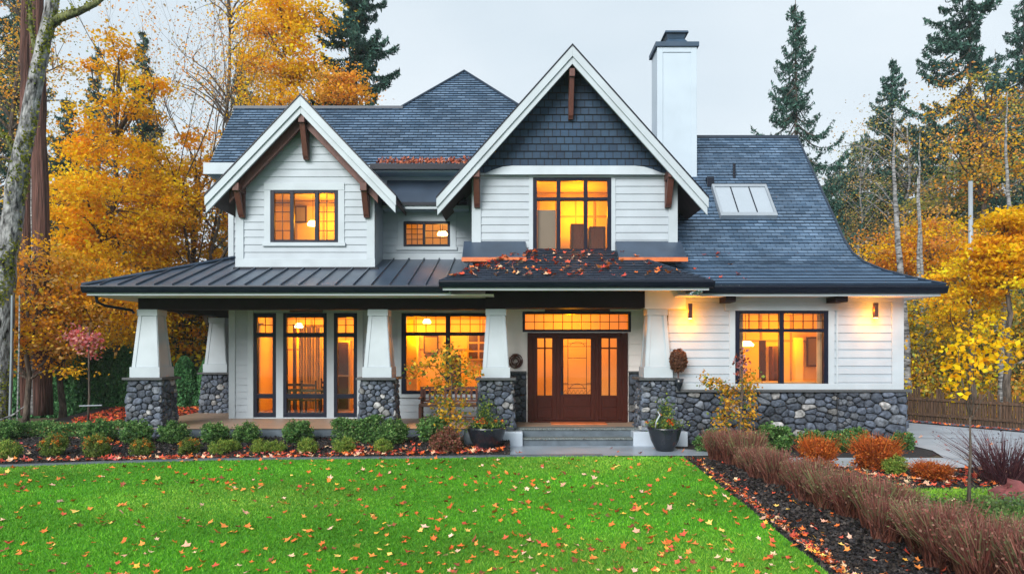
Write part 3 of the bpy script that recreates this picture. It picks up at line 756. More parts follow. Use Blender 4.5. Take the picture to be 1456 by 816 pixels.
t = MB(); t.box(-3.9, -1.0, YW-.05, YW+.01, 4.9, 5.06); t.box(xL-.03, xL+.12, YW-.05, YW+.01, 4.9, zE-.2); build_boxes(t, 'trim_board', M['trim'], uwo)
window(H, rW2[0], rW2[1], rW2[2], rW2[3], YW, [1, 1.35], [1], bar=.07, munt={(0, 0): (3, 4), (1, 0): (3, 3)}, casing=.17)
# small dark metal awning between the gables
aw = MB(); za, zb_ = Z(256, 20), Z(291, 19.6)
aw.hexa([(-3.55, 20, za-.1), (-1.3, 20, za-.1), (-1.3, 19.55, zb_-.02), (-3.55, 19.55, zb_-.02)], [(-3.55, 20, za), (-1.3, 20, za), (-1.3, 19.55, zb_+.06), (-3.55, 19.55, zb_+.06)])
awo = aw.build('awning', M['metalroof'], H)
t = MB(); t.box(-3.6, -1.2, 19.55, 20, zb_-.13, zb_-.03); t.build('awning_trim', M['trim'], awo)
t = MB(); t.box(-3.6, -1.25, 19.50, 19.55, zb_-.04, zb_+.05); t.build('gutter', M['black'], awo)

# --- front-facing gables
def gable(xc, zpk, slope, tip_x, Yf, Yw, Yb, x0, x1, zb, holes, wall_mat_split, zsplit, name):
    """roof slabs, rake boards, wall"""
    hw = tip_x; th = .12
    rf = MB()
    for sg in (-1, 1):
        e = (xc+sg*hw, Yf, zpk-slope*hw); pk = (xc, Yf, zpk); pkb = (xc, Yb, zpk); eb_ = (xc+sg*hw, Yb, zpk-slope*hw)
        if sg < 0: quad_roof(rf, [eb_, e, pk, pkb])
        else: quad_roof(rf, [e, eb_, pkb, pk])
    ro = rf.build(name, M['shingle'], H)
    un = MB()
    for sg in (-1, 1):
        p = [(xc, zpk-.05), (xc+sg*hw, zpk-slope*hw-.05), (xc+sg*hw, zpk-slope*hw-.05-th), (xc, zpk-.05-th*1.3)]
        un.prism(p, Yf+.06, Yb)
    un.build('roof_underside', M['woodsoffit'], ro)
    rk = MB(); bd = .44   # vertical depth of the rake board
    for sg in (-1, 1):
        X0, X1 = xc, xc+sg*hw; Z0, Z1 = zpk+.0, zpk-slope*hw+.0
        rk.prism([(X0, Z0), (X1, Z1), (X1, Z1-bd), (X0, Z0-bd)], Yf-.0, Yf+.06)
        rk.prism([(X0, Z0-.0), (X1+sg*.02, Z1-slope*.02), (X1+sg*.02, Z1-.26), (X0, Z0-.26)], Yf-.045, Yf-.002)
    rk.build('rake_board', M['trim'], ro, bevel=.006)
    dk = MB()
    for sg in (-1, 1):
        X0, X1 = xc, xc+sg*(hw+.03); dk.prism([(X0, zpk+.05), (X1, zpk-slope*(hw+.03)+.05), (X1, zpk-slope*(hw+.03)+.005), (X0, zpk+.005)], Yf-.06, Yf+.2)
    dk.build('drip_edge', M['black'], ro)
    lim = lambda z: (xc-(zpk-.15-z)/slope, xc+(zpk-.15-z)/slope)
    wb = MB(); siding(wb, x0, x1, zb, zsplit if zsplit else zpk-.2, Yw, holes, lap=.2, lim=lim)
    if not zsplit:
        fl_ = MB()
        for sg in (-1, 1):
            X0, X1 = xc, xc+sg*(hw-.5); fl_.prism([(X0, zpk-.3), (X1, zpk-slope*(hw-.5)-.3), (X1, zpk-slope*(hw-.5)-.66), (X0, zpk-.66)], Yf+.25, Yf+.35)
        fl_.build('fly_rafter', M['wood'], ro, bevel=.006)
    wo = wb.build('gable_wall', M['siding'], H)
    for xx, s in ((x0, -1), (x1, 1)):
        sd = MB(); zt_ = zpk-abs(xx-xc)*slope-.1
        sd.face([(xx, Yw, zb), (xx, Yb, zb), (xx, Yb, zt_), (xx, Yw, zt_)]); sd.build('cheek_wall', M['siding'], wo)
    return ro, wo, lim
YG = 18.7
rW1 = rect(385, 481, 271, 345, YG)
xc1 = -5.44; gx0, gx1 = X(337, YG), X(532, YG); zb1 = Z(380, YG)
ro1, wo1, lim1 = gable(xc1, 8.87, 1.05, 2.44, 18.1, YG, 21.2, gx0, gx1, zb1, [rW1], None, None, 'dormer_roof')
t = MB(); cw = .19
t.box(gx0-.02, gx0+cw, YG-.045, YG+.01, zb1+.22, Z(262, YG)); t.box(gx1-cw, gx1+.02, YG-.045, YG+.01, zb1+.22, Z(262, YG)); t.box(gx0-.03, gx1+.03, YG-.05, YG+.01, zb1, zb1+.22)
build_boxes(t, 'trim_board', M['trim'], wo1, .005)
t = MB(); t.box(gx0-.06, gx1+.12, YG-.12, YG+.01, zb1-.09, zb1-.01); t.build('flashing', M['black'], wo1)
window(H, rW1[0], rW1[1], rW1[2], rW1[3], YG, [.75, 1, .75], [1], bar=.075, barv=.10, munt={(0, 0): (2, 5), (2, 0): (2, 5)}, casing=.17)

YM = 18.3
rW3 = rect(758, 869, 253, 358, YM)
xc2 = 1.52; mx0, mx1 = X(672, YM), X(962, YM); zb2 = 4.6; zsp = Z(247, YM)
ro2, wo2, lim2 = gable(xc2, 9.98, 1.12, 3.40, 17.7, YM, 22.6, mx0, mx1, zb2, [rW3], None, zsp, 'gable_roof')
t = MB(); t.box(mx0-.02, mx0+.22, YM-.045, YM+.01, zb2, zsp-.05); t.box(mx1-.22, mx1+.02, YM-.045, YM+.01, zb2, zsp-.05)
build_boxes(t, 'trim_board', M['trim'], wo2, .005)
window(H, rW3[0], rW3[1], rW3[2], rW3[3], YM, [1, 1.18, 1], [2.9, 1], bar=.08, barv=.10, casing=.11, sill=False)
ns = MB(); zq = zsp
while zq < 9.8:     # shingled top of the gable, course by course
    z2 = min(zq+.19, 9.82); lo, hi = lim2(zq); lo2, hi2 = lim2(z2)
    if zq < zsp+.01: lo, hi, = lo, hi
    if hi2 < lo2: lo2 = hi2 = xc2
    ns.face([(lo, YM-.045, zq), (hi, YM-.045, zq), (hi2, YM-.02, z2), (lo2, YM-.02, z2)], [(lo, zq-zsp), (hi, zq-zsp), (hi2, z2-zsp), (lo2, z2-zsp)])
    ns.face([(lo, YM-.01, zq), (hi, YM-.01, zq), (hi, YM-.045, zq), (lo, YM-.045, zq)], [(0, 0)]*4); zq = z2
ns.build('gable_shingles', M['navy'], wo2)
bb = MB(); zz = Z(249, YM-.1); n = 20; bl, brr = X(690, YM), X(940, YM)
for i in range(n):
    a, b = bl+(brr-bl)*i/n, bl+(brr-bl)*(i+1)/n
    def hh(x): 
        q = min(x-bl, brr-x); return .05+.19*min(1, (q/.55))**.8 if q > 0 else .05
    bb.hexa([(a, YM-.17, zz), (b, YM-.17, zz), (b, YM-.02, zz), (a, YM-.02, zz)], [(a, YM-.10, zz+hh(a)), (b, YM-.10, zz+hh(b)), (b, YM-.02, zz+hh(b)), (a, YM-.02, zz+hh(a))])
bb.box(mx0, bl, YM-.1, YM-.02, zz, zz+.05); bb.box(brr, mx1, YM-.1, YM-.02, zz, zz+.05)
bb.build('belt_board', M['trim'], wo2)

def bracket(par, px, Yw, zt_, hgt, dep, wd=.17, strut=True):
    b = MB(); x = px
    b.box(x-wd/2, x+wd/2, Yw-dep, Yw-.03, zt_-.2, zt_)                 # outlooker
    b.hexa([(x-wd/2+.01, Yw-.14, zt_-hgt), (x+wd/2-.01, Yw-.14, zt_-hgt), (x+wd/2-.01, Yw-.03, zt_-hgt), (x-wd/2+.01, Yw-.03, zt_-hgt)],
           [(x-wd/2+.01, Yw-.14, zt_-.2), (x+wd/2-.01, Yw-.14, zt_-.2), (x+wd/2-.01, Yw-.03, zt_-.2), (x-wd/2+.01, Yw-.03, zt_-.2)])
    b.hexa([(x-wd/2+.01, Yw-.2, zt_-hgt+.08), (x+wd/2-.01, Yw-.2, zt_-hgt+.08), (x+wd/2-.01, Yw-.13, zt_-hgt), (x-wd/2+.01, Yw-.13, zt_-hgt)],
           [(x-wd/2+.01, Yw-dep+.06, zt_-.2), (x+wd/2-.01, Yw-dep+.06, zt_-.2), (x+wd/2-.01, Yw-dep+.2, zt_-.2), (x-wd/2+.01, Yw-dep+.2, zt_-.2)])
    b.build('bracket', M['wood'], par, bevel=.008)
for p in (343, 521): bracket(H, X(p, 18.55), YG, Z(263, 18.4), .82, .55)
bracket(H, xc1, YG, 8.42, 1.05, .55, .16)
for p in (678, 951): bracket(H, X(p, 18.1), YM, Z(244, 18.0), .88, .55)
bracket(H, xc2, YM, 9.45, 1.15, .55, .14)

# --- metal pent roofs at the foot of the main gable
for p0, p1 in ((657, 748), (880, 977)):
    b = MB(); xa_, xb_ = X(p0, 17.6), X(p1, 17.6); zt_, zf = Z(343, YM), Z(367, 17.6)
    b.hexa([(xa_, 17.6, zf-.03), (xb_, 17.6, zf-.03), (xb_, YM, zf-.03), (xa_, YM, zf-.03)], [(xa_, 17.6, zf+.02), (xb_, 17.6, zf+.02), (xb_, YM, zt_), (xa_, YM, zt_)])
    o = b.build('pent_roof', M['metalroof'], H); b = MB(); b.box(xa_-.01, xb_+.01, 17.55, 17.598, zf-.09, zf+.015); b.build('copper_edge', M['copper'], o)

# --- chimney
ch = MB(); cx0, cx1, cy0, cy1, ct = 4.36, 5.52, 21.07, 21.95, Z(66, 21.0)
ch.box(cx0, cx1, cy0, cy1, 5.5, ct)
for a, b, c, d in ((cx0, cx0+.14, 5.5, ct), (cx1-.14, cx1, 5.5, ct)): ch.box(a-.015, b+.015, cy0-.025, cy0-.001, c, d)
ch.box(cx0+.155, cx1-.155, cy0-.025, cy0-.001, ct-.16, ct)
cho = ch.build('chimney', M['chim'], H, bevel=.008)
cc = MB(); cc.box(cx0-.07, cx1+.07, cy0-.08, cy1+.08, ct, ct+.14)
cxm, cym = (cx0+cx1)/2+.02, (cy0+cy1)/2
def fr_(w0, z0, w1, z1): cc.hexa([(cxm-w0, cym-w0, z0), (cxm+w0, cym-w0, z0), (cxm+w0, cym+w0, z0), (cxm-w0, cym+w0, z0)], [(cxm-w1, cym-w1, z1), (cxm+w1, cym-w1, z1), (cxm+w1, cym+w1, z1), (cxm-w1, cym+w1, z1)])
fr_(.34, ct+.14, .34, ct+.22); fr_(.33, ct+.222, .25, ct+.34); fr_(.25, ct+.342, .30, ct+.48); fr_(.36, ct+.482, .34, ct+.55)
cc.build('chimney_cap', M['chimcap'], cho, bevel=.008)

# --- rooms and lamps behind the glass
room(H, -7.95, -.5, YW+.045, 23.6, ZP-.0, 3.5)
lamp(-6.9, 22.9, 2.7, 42); lamp(-5.2, 22.3, 2.9, 42); lamp(-3.1, 22.9, 2.8, 45); lamp(-1.5, 22.6, 2.9, 36)
room(H, -.38, 3.85, YD+.09, 21.6, ZP, 3.55); lamp(1.7, 20.4, 3.1, 55); 
room(H, xWing+.05, 9.5, YR+.1, 21.4, .9, 3.55); lamp(6.1, 19.6, 2.9, 45); lamp(8.0, 20.4, 2.6, 42)
room(H, gx0+.1, gx1-.1, YG+.1, 20.7, 4.7, 6.75); lamp(-5.35, 20.1, 6.1, 26)
room(H, mx0+.1, mx1-.1, YM+.1, 21.0, 4.85, 7.05); lamp(1.9, 20.3, 6.3, 48); lamp(.6, 19.6, 6.5, 14)
room(H, -3.6, -1.1, YW+.1, 21.9, 5.0, 7.0); lamp(-2.4, 21.0, 6.7, 9)

# ================================================================== things on and in the house
def thing_mb(mb, name, m, label, cat, group=None, smooth=False, bevel=0, kind=None):
    return tag(mb.build(name, m, None, smooth, bevel), label, cat, group, kind)

def sconce(px_, py0, py1, Y, label):
    x = X(px_, Y); z0, z1 = Z(py1, Y), Z(py0, Y)
    r = empty('wall_lamp', (x, Y, z0), label, 'wall lamp', 'outdoor wall lamps beside the wing window')
    b = MB(); b.box(x-.045, x+.045, Y-.17, Y-.07, z0, z1); b.build('housing', M['wood'], r, bevel=.006)
    b = MB(); b.box(x-.03, x+.03, Y-.07, Y-.03, z0+.08, z1-.1); b.build('bracket', M['black'], r)
    b = MB(); b.box(x-.035, x+.035, Y-.16, Y-.08, z0-.008, z0-.002); b.build('lens', M['lampglow'], r)
    lamp(x, Y-.13, z0-.14, 20, .03, (1, .30, .0)); lamp(x+.09, Y-.10, (z0+z1)/2, 3.5, .03, (1, .30, .0), 'side_light_left'); lamp(x-.09, Y-.10, (z0+z1)/2, 3.5, .03, (1, .30, .0), 'side_light_right'); lamp(x, Y-.13, z1+.06, .8, .03, (1, .4, .01))
sconce(979.5, 432, 453, 17.35, 'brown cylinder wall lamp glowing above the dried twig ball, left of the wing window')
sconce(1241.5, 431, 452, 17.35, 'brown cylinder wall lamp glowing at the far end of the wing, by the corner board')

# timber plaques above the openings
for a, b, y0, y1, Yp, lb in ((775, 867, 437, 443, YD, 'rustic dark timber board fixed above the front door transom'), (412, 458, 438, 444, YW, 'reddish timber board above the widest glazed porch door')):
    q = MB(); q.box(X(a, Yp-.1), X(b, Yp-.1), Yp-.13, Yp-.03, Z(y1, Yp-.1), Z(y0, Yp-.1)); thing_mb(q, 'timber_board', M['wood'], lb, 'timber board', bevel=.01)
# twig wreath
wrx, wrz = X(733, 18.9), Z(513, 18.9); q = MB(); rg = random.Random(5)
for k in range(60):
    a0 = rg.random()*6.28; rr = rg.uniform(.05, .2); ln = rg.uniform(1.2, 3)
    q.tube([(wrx+rr*math.cos(a0+t*ln/6), 18.9+rg.uniform(-.03, .03), wrz+rr*math.sin(a0+t*ln/6)) for t in range(7)], .007, 4)
q.lathe(0, 0, [(0.001, 0)], 3) if False else None
thing_mb(q, 'wreath', M['wood'], 'round brown twig wreath hanging between column and front door', 'wreath')
# doormat
q = MB(); q.box(X(783, 18.5), X(862, 18.5), 18.25, 18.72, ZP+.002, ZP+.02); thing_mb(q, 'doormat', M['copper'], 'rust coloured doormat lying before the front door', 'doormat', bevel=.005)

# bench on the porch
def bench():
    x0, x1, y = X(597, 19.0), X(690, 19.0), 19.0; z = ZP
    r = empty('bench', ((x0+x1)/2, y, z), 'dark red-brown wooden bench on the porch below the wide window', 'bench')
    b = MB(); b.box(x0, x1, y-.25, y+.25, z+.42, z+.50); b.build('seat', M['indark'], r, bevel=.01)
    b = MB(); b.box(x0+.06, x1-.06, y+.2, y+.25, z+.86, z+.94); b.box(x0+.06, x1-.06, y+.2, y+.25, z+.52, z+.58)
    n = 12
    for k in range(n):
        xx = x0+.1+(x1-x0-.2)*k/(n-1); b.box(xx-.03, xx+.03, y+.205, y+.24, z+.58, z+.86)
    b.build('backrest', M['wood'], r, bevel=.005)
    for a in (x0+.03, x1-.03):
        b = MB(); b.box(a-.04, a+.04, y-.22, y-.14, z, z+.42); b.box(a-.04, a+.04, y+.17, y+.25, z, z+.94); b.box(a-.035, a+.035, y-.14, y+.17, z+.2, z+.25); b.build('end_frame', M['wood'], r, bevel=.006)
        b = MB(); b.box(a-.04, a+.04, y-.24, y+.17, z+.62, z+.67); b.build('armrest', M['wood'], r, bevel=.006)
    b = MB(); b.box(x0+.07, x1-.07, y-.1, y+.05, z+.12, z+.15); b.build('stretcher', M['indark'], r)
bench()

# interior furniture seen through the glass
def chair(x, y, rz, label):
    r = empty('dining_chair', (x, y, ZP), label, 'dining chair', 'dark slat-back chairs at the dining table'); r.rotation_euler.z = rz
    for sx in (-1, 1):
        for sy in (-1, 1):
            b = MB(); b.box(sx*.2-.022, sx*.2+.022, sy*.2-.022, sy*.2+.022, 0, .45 if sy < 0 else 1.05); b.build('leg', M['indark'], r, world=False)
    b = MB(); b.box(-.23, .23, -.23, .23, .45, .49); b.build('seat', M['indark'], r, world=False)
    b = MB()
    for z in (.58, .72, .88): b.box(-.178, .178, .185, .215, z, z+.07)
    b.build('backrest', M['indark'], r, world=False)
chair(X(418, 21.0), 21.0, R(200), 'dark slat-back dining chair at the left end of the table inside the widest glazed door')
chair(X(442, 20.75), 20.75, R(180), 'dark slat-back dining chair nearest the glass, its back to the porch')
chair(X(457, 21.5), 22.2, R(10), 'dark slat-back dining chair on the far side of the table')
t_ = empty('dining_table', (X(440, 21.4), 21.4, ZP), 'dark wooden dining table behind the widest glazed door', 'dining table')
tx = X(440, 21.4)
b = MB(); b.box(tx-.65, tx+.65, 21.1, 21.9, ZP+.70, ZP+.75); b.build('tabletop', M['indark'], t_, bevel=.008)
for sx in (-1, 1):
    for yy in (21.2, 21.8): b = MB(); b.box(tx+sx*.55-.035, tx+sx*.55+.035, yy-.035, yy+.035, ZP, ZP+.70); b.build('leg', M['indark'], t_)
def curtain(x0, x1, Y, z0, z1, label):
    b = MB(); n = 48; pr = None
    for k in range(n):
        xa_, xb_ = x0+(x1-x0)*k/n, x0+(x1-x0)*(k+1)/n; ya_, yb_ = Y+.05*math.sin(k*1.1)+.02*math.sin(k*.37), Y+.05*math.sin((k+1)*1.1)+.02*math.sin((k+1)*.37)
        b.face([(xa_, ya_, z0), (xb_, yb_, z0), (xb_, yb_, z1), (xa_, ya_, z1)])
    r = thing_mb(b, 'curtain', M['curtain'], label, 'curtain', smooth=True)
    b = MB(); b.tube([(x0-.1, Y, z1+.02), (x1+.1, Y, z1+.02)], .02, 6); b.build('rod', M['indark'], r, world=False)
curtain(X(425, 22.8), X(458, 22.8), 22.8, ZP+.05, 3.1, 'pleated cream curtain glowing behind the dining table')
curtain(X(363, 20.7), X(370, 20.7), 20.7, ZP+.05, 3.1, 'narrow cream curtain inside the leftmost glazed door')
q = MB(); q.box(X(417, 23), X(421, 23), 22.95, 23.05, ZP, 3.2); thing_mb(q, 'floor_post', M['indark'], 'dark timber post left of the dining room curtain', 'post')
def cupboard(name, x0, x1, Y, d, z0, z1, m1, m2, nx, nz, label, cat):
    b = MB(); b.box(x0, x1, Y, Y+d, z0, z1); r = thing_mb(b, name, m1, label, cat, bevel=.008)
    wx, wz = (x1-x0-.06)/nx, (z1-z0-.06)/nz
    for i in range(nx):
        for j in range(nz):
            q = MB(); q.box(x0+.03+i*wx+.03, x0+.03+(i+1)*wx-.03, Y-.02, Y-.002, z0+.03+j*wz+.03, z0+.03+(j+1)*wz-.03); q.build('panel', m2, r, bevel=.004, world=False)
Yq = 23.3
cupboard('wall_cabinet', X(664, Yq), X(697, Yq), Yq, .25, Z(512, Yq), Z(474, Yq), M['intrim'], M['indark'], 2, 3, 'small six-pane wall cabinet seen through the wide porch window', 'wall cabinet')
cupboard('wardrobe', X(577, Yq), X(596, Yq), Yq-.2, .3, ZP, Z(478, Yq), M['inwall'], M['intrim'], 1, 2, 'pale panelled cupboard at the left of the wide porch window', 'cupboard')
cupboard('display_case', X(478, 22.5), X(498, 22.5), 22.5, .3, ZP, Z(484, 22.5), M['intrim'], M['indark'], 1, 2, 'tall dark-paned case seen through the narrow right glazed door', 'display case')
cupboard('sideboard', X(812, 20.2), X(834, 20.2), 20.2, .4, 4.9, Z(318, 20.2), M['indark'], M['wood'], 1, 1, 'dark brown low cupboard inside the large upstairs window, left one', 'cupboard')
cupboard('sideboard', X(838, 20.2), X(861, 20.2), 20.2, .4, 4.9, Z(322, 20.2), M['indark'], M['wood'], 1, 1, 'dark brown low cupboard inside the large upstairs window, right one', 'cupboard')
q = MB(); q.box(X(764, 18.45), X(790, 18.45), 18.44, 18.455, 4.92, Z(299, 18.45)); thing_mb(q, 'window_blind', M['greyblind'], 'plain grey blind covering the lower left pane of the large upstairs window', 'blind')
cupboard('kitchen_counter', X(1062, 18.6), X(1168, 18.6), 18.6, .6, .91, Z(543, 18.6), M['intrim'], M['inwall'], 4, 1, 'pale wood counter standing inside the wing window', 'counter')
q = MB(); q.box(X(1080, 20.5), X(1089, 20.5), 20.5, 20.56, .95, Z(484, 20.5)); thing_mb(q, 'tall_panel', M['indark'], 'tall narrow dark panel in the wing room', 'panel')
cupboard('bookcase', X(1098, 21), X(1107, 21), 21, .3, .9, Z(492, 21), M['wood'], M['indark'], 1, 2, 'red-brown tall cupboard beside the mullion in the wing room', 'cupboard')
q = MB(); q.box(X(1131, 20.8), X(1142, 20.8), 20.8, 21, .9, Z(480, 20.8)); thing_mb(q, 'pilaster', M['inwall'], 'cream pilaster in the right half of the wing window', 'pilaster')
def pendant(px_, py_, Y, top, r, label, name='pendant_lamp'):
    x, z = X(px_, Y), Z(py_, Y); ro = empty(name, (x, Y, z), label, 'lamp')
    b = MB(); b.lathe(x, Y, [(.001, z+.08), (r*.6, z+.07), (r, z-.02), (r*.9, z-.06), (.001, z-.06)], 14); b.build('lamp_shade', M['lampglow'], ro, smooth=True)
    b = MB(); b.tube([(x, Y, z+.07), (x, Y, top)], .008, 5); b.build('cord', M['indark'], ro)
pendant(1060, 489, 18.9, 3.54, .22, 'glowing wide pendant lamp in the wing window')
pendant(425, 463, 21.4, 3.49, .13, 'small glowing pendant lamp above the dining table')
pendant(607, 457, 21.6, 3.49, .13, 'glowing pendant lamp behind the wide porch window')
pendant(445, 318, 19.9, 6.74, .16, 'glowing pendant lamp in the dormer window')
pendant(629, 332, 21.0, 6.99, .16, 'glowing lamp shade in the small upstairs window')

def panelling(x0, x1, Y, z0, z1, step, rail):
    b = MB(); x = x0
    while x < x1: b.box(x, x+.05, Y-.03, Y-.002, z0, z1); x += step
    b.box(x0, x1, Y-.025, Y-.001, rail, rail+.06); b.box(x0, x1, Y-.035, Y-.001, z0, z0+.12); b.box(x0, x1, Y-.05, Y-.001, z1-.12, z1)
    b.build('wall_panelling', M['intrim'], H)
panelling(-7.9, -.55, 23.59, ZP, 3.49, 1.15, 2.35); panelling(3.95, 9.45, 21.39, .92, 3.54, .9, 2.6); panelling(mx0+.15, mx1-.15, 20.99, 4.87, 7.0, .55, 6.3); panelling(gx0+.15, gx1-.15, 20.69, 4.72, 6.7, .8, 5.4)
def framed(px_, py_, Y, w_, h_, label):
    x, z = X(px_, Y), Z(py_, Y); b = MB(); b.box(x-w_/2, x+w_/2, Y-.03, Y-.004, z-h_/2, z+h_/2); r = thing_mb(b, 'picture_frame', M['indark'], label, 'framed picture', bevel=.004)
    b = MB(); b.box(x-w_/2+.05, x+w_/2-.05, Y-.036, Y-.031, z-h_/2+.05, z+h_/2-.05); b.build('picture', M['greyblind'], r, world=False)
framed(613, 490, 23.5, .5, .6, 'dark framed picture on the wall behind the wide porch window')
framed(428, 305, 20.6, .35, .5, 'dark framed picture in the middle pane of the dormer window')
framed(1158, 500, 21.3, .5, .9, 'tall dark framed picture in the right half of the wing window')
curtain(X(1162, 17.9), X(1171, 17.9), 17.9, 1.5, 3.3, 'narrow patterned curtain at the right edge of the wing window')
curtain(X(1049, 17.9), X(1056, 17.9), 17.9, 1.5, 3.3, 'narrow patterned curtain at the left edge of the wing window')
cupboard('bookcase', X(640, 22.9), X(655, 22.9), 22.9, .3, ZP, 2.2, M['indark'], M['wood'], 1, 4, 'dark bookcase behind the small yellow tree inside the wide porch window', 'bookcase')
framed(378, 500, 23.5, .35, .8, 'narrow dark framed picture inside the leftmost glazed door')
# ================================================================== PLANTS
def shrub_mesh(seed, n, r, palette, leaf=.06, squash=.85, tips=None):
    rg = np.random.default_rng(seed)
    nc = 85; D = rg.normal(size=(nc, 3)); D /= np.linalg.norm(D, axis=1, keepdims=True); RR = .80+.28*rg.random((nc, 1)); CB = .75+.5*rg.random(nc)
    i = rg.integers(0, nc, n); c = (D*RR)[i]*r+rg.normal(0, r*.12, (n, 3)); m = n//3; c[:m] *= rg.random((m, 1))**.5*.85+.1
    c[:, 2] = c[:, 2]*squash+r*squash*.95; k = c[:, 2] > .01
    cols = pal(rg, n, palette, .22)*CB[i][:, None]
    if tips:
        g = (D[i][:, 2] > .35) & (rg.random(nc)[i] < .35) & (rg.random(n) < .75); g[:m] = False; cols[g] = pal(rg, int(g.sum()), tips)
    return np_mesh('shrub', leaf_quads(rg, c[k], leaf), 4, cols[k])
GREEN = [(.08, .20, .05), (.13, .28, .07), (.05, .13, .04), (.24, .38, .13)]
YGREEN = [(.18, .32, .05), (.28, .40, .07), (.10, .20, .04), (.40, .44, .09)]
OGREEN = [(.13, .22, .04), (.18, .25, .05), (.09, .16, .03), (.22, .27, .06)]
PINKB = [(.28, .10, .07), (.42, .18, .14), (.16, .07, .04), (.14, .13, .05)]
ORB = [(.58, .15, .03), (.45, .10, .02), (.64, .22, .04), (.28, .07, .02)]
shm = {}
for i, (k, p, lf) in enumerate((('g', GREEN, .045), ('y', YGREEN, .035), ('o', OGREEN, .038), ('p', PINKB, .04), ('g2', GREEN, .045))):
    me = shrub_mesh(20+i, 4200, 1*.36, p, lf*1.25, tips=[(.80, .26, .02), (.7, .16, .03), (.85, .38, .05)] if k == 'o' else None); me.materials.append(M['leaf']); shm[k] = me
def shrub(px_, Y, hw, kind, label, group, zb=0.0):
    r = hw*Y/1000*.88; o = bpy.data.objects.new('shrub', shm[kind]); C.objects.link(o); o.location = (X(px_, Y), Y, zb)
    s_ = r/.36; o.scale = (s_, s_, s_*rnd.uniform(.92, 1.08)); o.rotation_euler.z = rnd.random()*6.28
    return tag(o, label, 'shrub', group)
ordn = ['first', 'second', 'third', 'fourth', 'fifth', 'sixth', 'seventh', 'eighth', 'ninth', 'tenth', 'eleventh', 'twelfth', 'thirteenth', 'fourteenth']
back = [(12, 17, 20), (140, 16.6, 22), (194, 16.5, 22), (246, 16.6, 22), (305, 16.6, 21), (351, 16.7, 20), (424, 16.6, 22), (557, 16.5, 24), (617, 16.9, 24)]
for i, (p, Y, hw) in enumerate(back): shrub(p, Y+.15, hw*.98, ('g', 'g2')[i % 2], f'dark green clipped round shrub, {ordn[i]} from the left in the row nearest the porch', 'dark green round shrubs along the porch', .14)
front = [(12, 15.2, 20, 'y'), (77, 15.6, 21, 'o'), (138, 15.5, 22, 'o'), (201, 15.7, 18, 'o'), (269, 15.8, 18, 'o'), (312, 15.8, 17, 'y'), (330, 16.1, 14, 'y'), (371, 15.9, 16, 'y'), (394, 16.0, 15, 'y'), (437, 15.9, 17, 'y'), (489, 16.0, 18, 'y'), (545, 16.0, 16, 'y')]
for i, (p, Y, hw, k) in enumerate(front): shrub(p, Y-.1, hw*.9, k, f'small {"orange-tipped" if k == "o" else "yellow-green"} round shrub, {ordn[i]} from the left in the row nearest the lawn', 'small round shrubs along the lawn')
shrub(634, 15.9, 23, 'p', 'pinkish red-leaved shrub at the foot of the small yellow tree', None)
for p, Y, hw, lb in ((1100, 16.3, 27, 'wide green shrub against the stone base right of the vine-clad tree'), (1153, 16.3, 20, 'green shrub before the stone base, between the wide shrub and the pilaster'), (1187, 16.2, 19, 'low dark green shrub below the break in the stone wall'), (1217, 16.4, 20, 'tall round green shrub before the largest pale stone'), (1284, 16.6, 17, 'round clipped shrub alone at the right corner of the house'), (1000, 16.3, 15, 'green shrub left of the vine-clad tree by the stone base'), (1022, 16.6, 22, 'pale green shrub behind the purple grasses by the stone base')):
    shrub(p, Y, hw, 'g', lb, None)
shrub(1272, 13.2, 17, 'y', 'yellow-green round shrub in the bed beyond the purple grasses', None)

def hedge_box(x0, x1, y0, y1, z1, n, label, cat='hedge', palette=GREEN, leaf=.05, seed=1, name='hedge'):
    rg = np.random.default_rng(seed); c = rg.random((n, 3)); ax = rg.integers(0, 3, n)
    c[ax == 0, 1] = rg.random((ax == 0).sum())*.2; c[ax == 1, 2] = 1-rg.random((ax == 1).sum())*.15
    c = c*np.array([x1-x0, y1-y0, z1])+np.array([x0, y0, 0]); c[:, 2] *= 1+.12*np.sin(c[:, 0]*5+seed)*np.sin(c[:, 0]*2.3)
    c += rg.normal(0, .02, c.shape)
    return tag(link(name, np_mesh(name, leaf_quads(rg, c, leaf), 4, pal(rg, n, palette)), M['leaf']), label, cat)
hedge_box(-12.4, -9.7, 17.4, 18.0, .50, 9000, 'low clipped green hedge running left from the corner column')
hedge_box(X(474, 16.9), X(541, 16.9), 16.7, 17.2, .68, 7000, 'short clipped green hedge before the middle porch column', seed=2)

# tall arborvitae behind the porch
def arbor_mesh(seed, H_, r):
    rg = np.random.default_rng(seed); n = 9000
    t = rg.random(n)**.9; a = rg.random(n)*6.283; rr = r*(np.clip(1-t, 0, 1)**.45)*(1-.3*rg.random(n)**2)*(1+.12*np.sin(a*5+t*9))
    c = np.stack([rr*np.cos(a), rr*np.sin(a), t*H_], 1); d = c.copy(); d[:, 2] = 0
    V = leaf_quads(rg, c, .13, hang=-1.6); return np_mesh('arborvitae', V, 4, pal(rg, n, [(.05, .17, .06), (.075, .23, .08), (.035, .12, .045), (.11, .28, .10)]))
am = [arbor_mesh(40+i, 2.3, .60) for i in range(3)]
for a_ in am: a_.materials.append(M['needle'])
for i in range(14):
    o = bpy.data.objects.new('arborvitae', am[i % 3]); C.objects.link(o); x = -17.6+i*.78
    o.location = (x, 24.5+(.5 if x < -13 else 0)+rnd.uniform(-.15, .15), -.02); o.rotation_euler.z = rnd.random()*6; o.scale = (1, 1, rnd.uniform(.86, 1.02)+(.12 if i < 6 else 0))
    tag(o, 'dark green arborvitae standing shoulder to shoulder in the screen left of the house', 'conifer shrub', 'arborvitae screen left of the house')

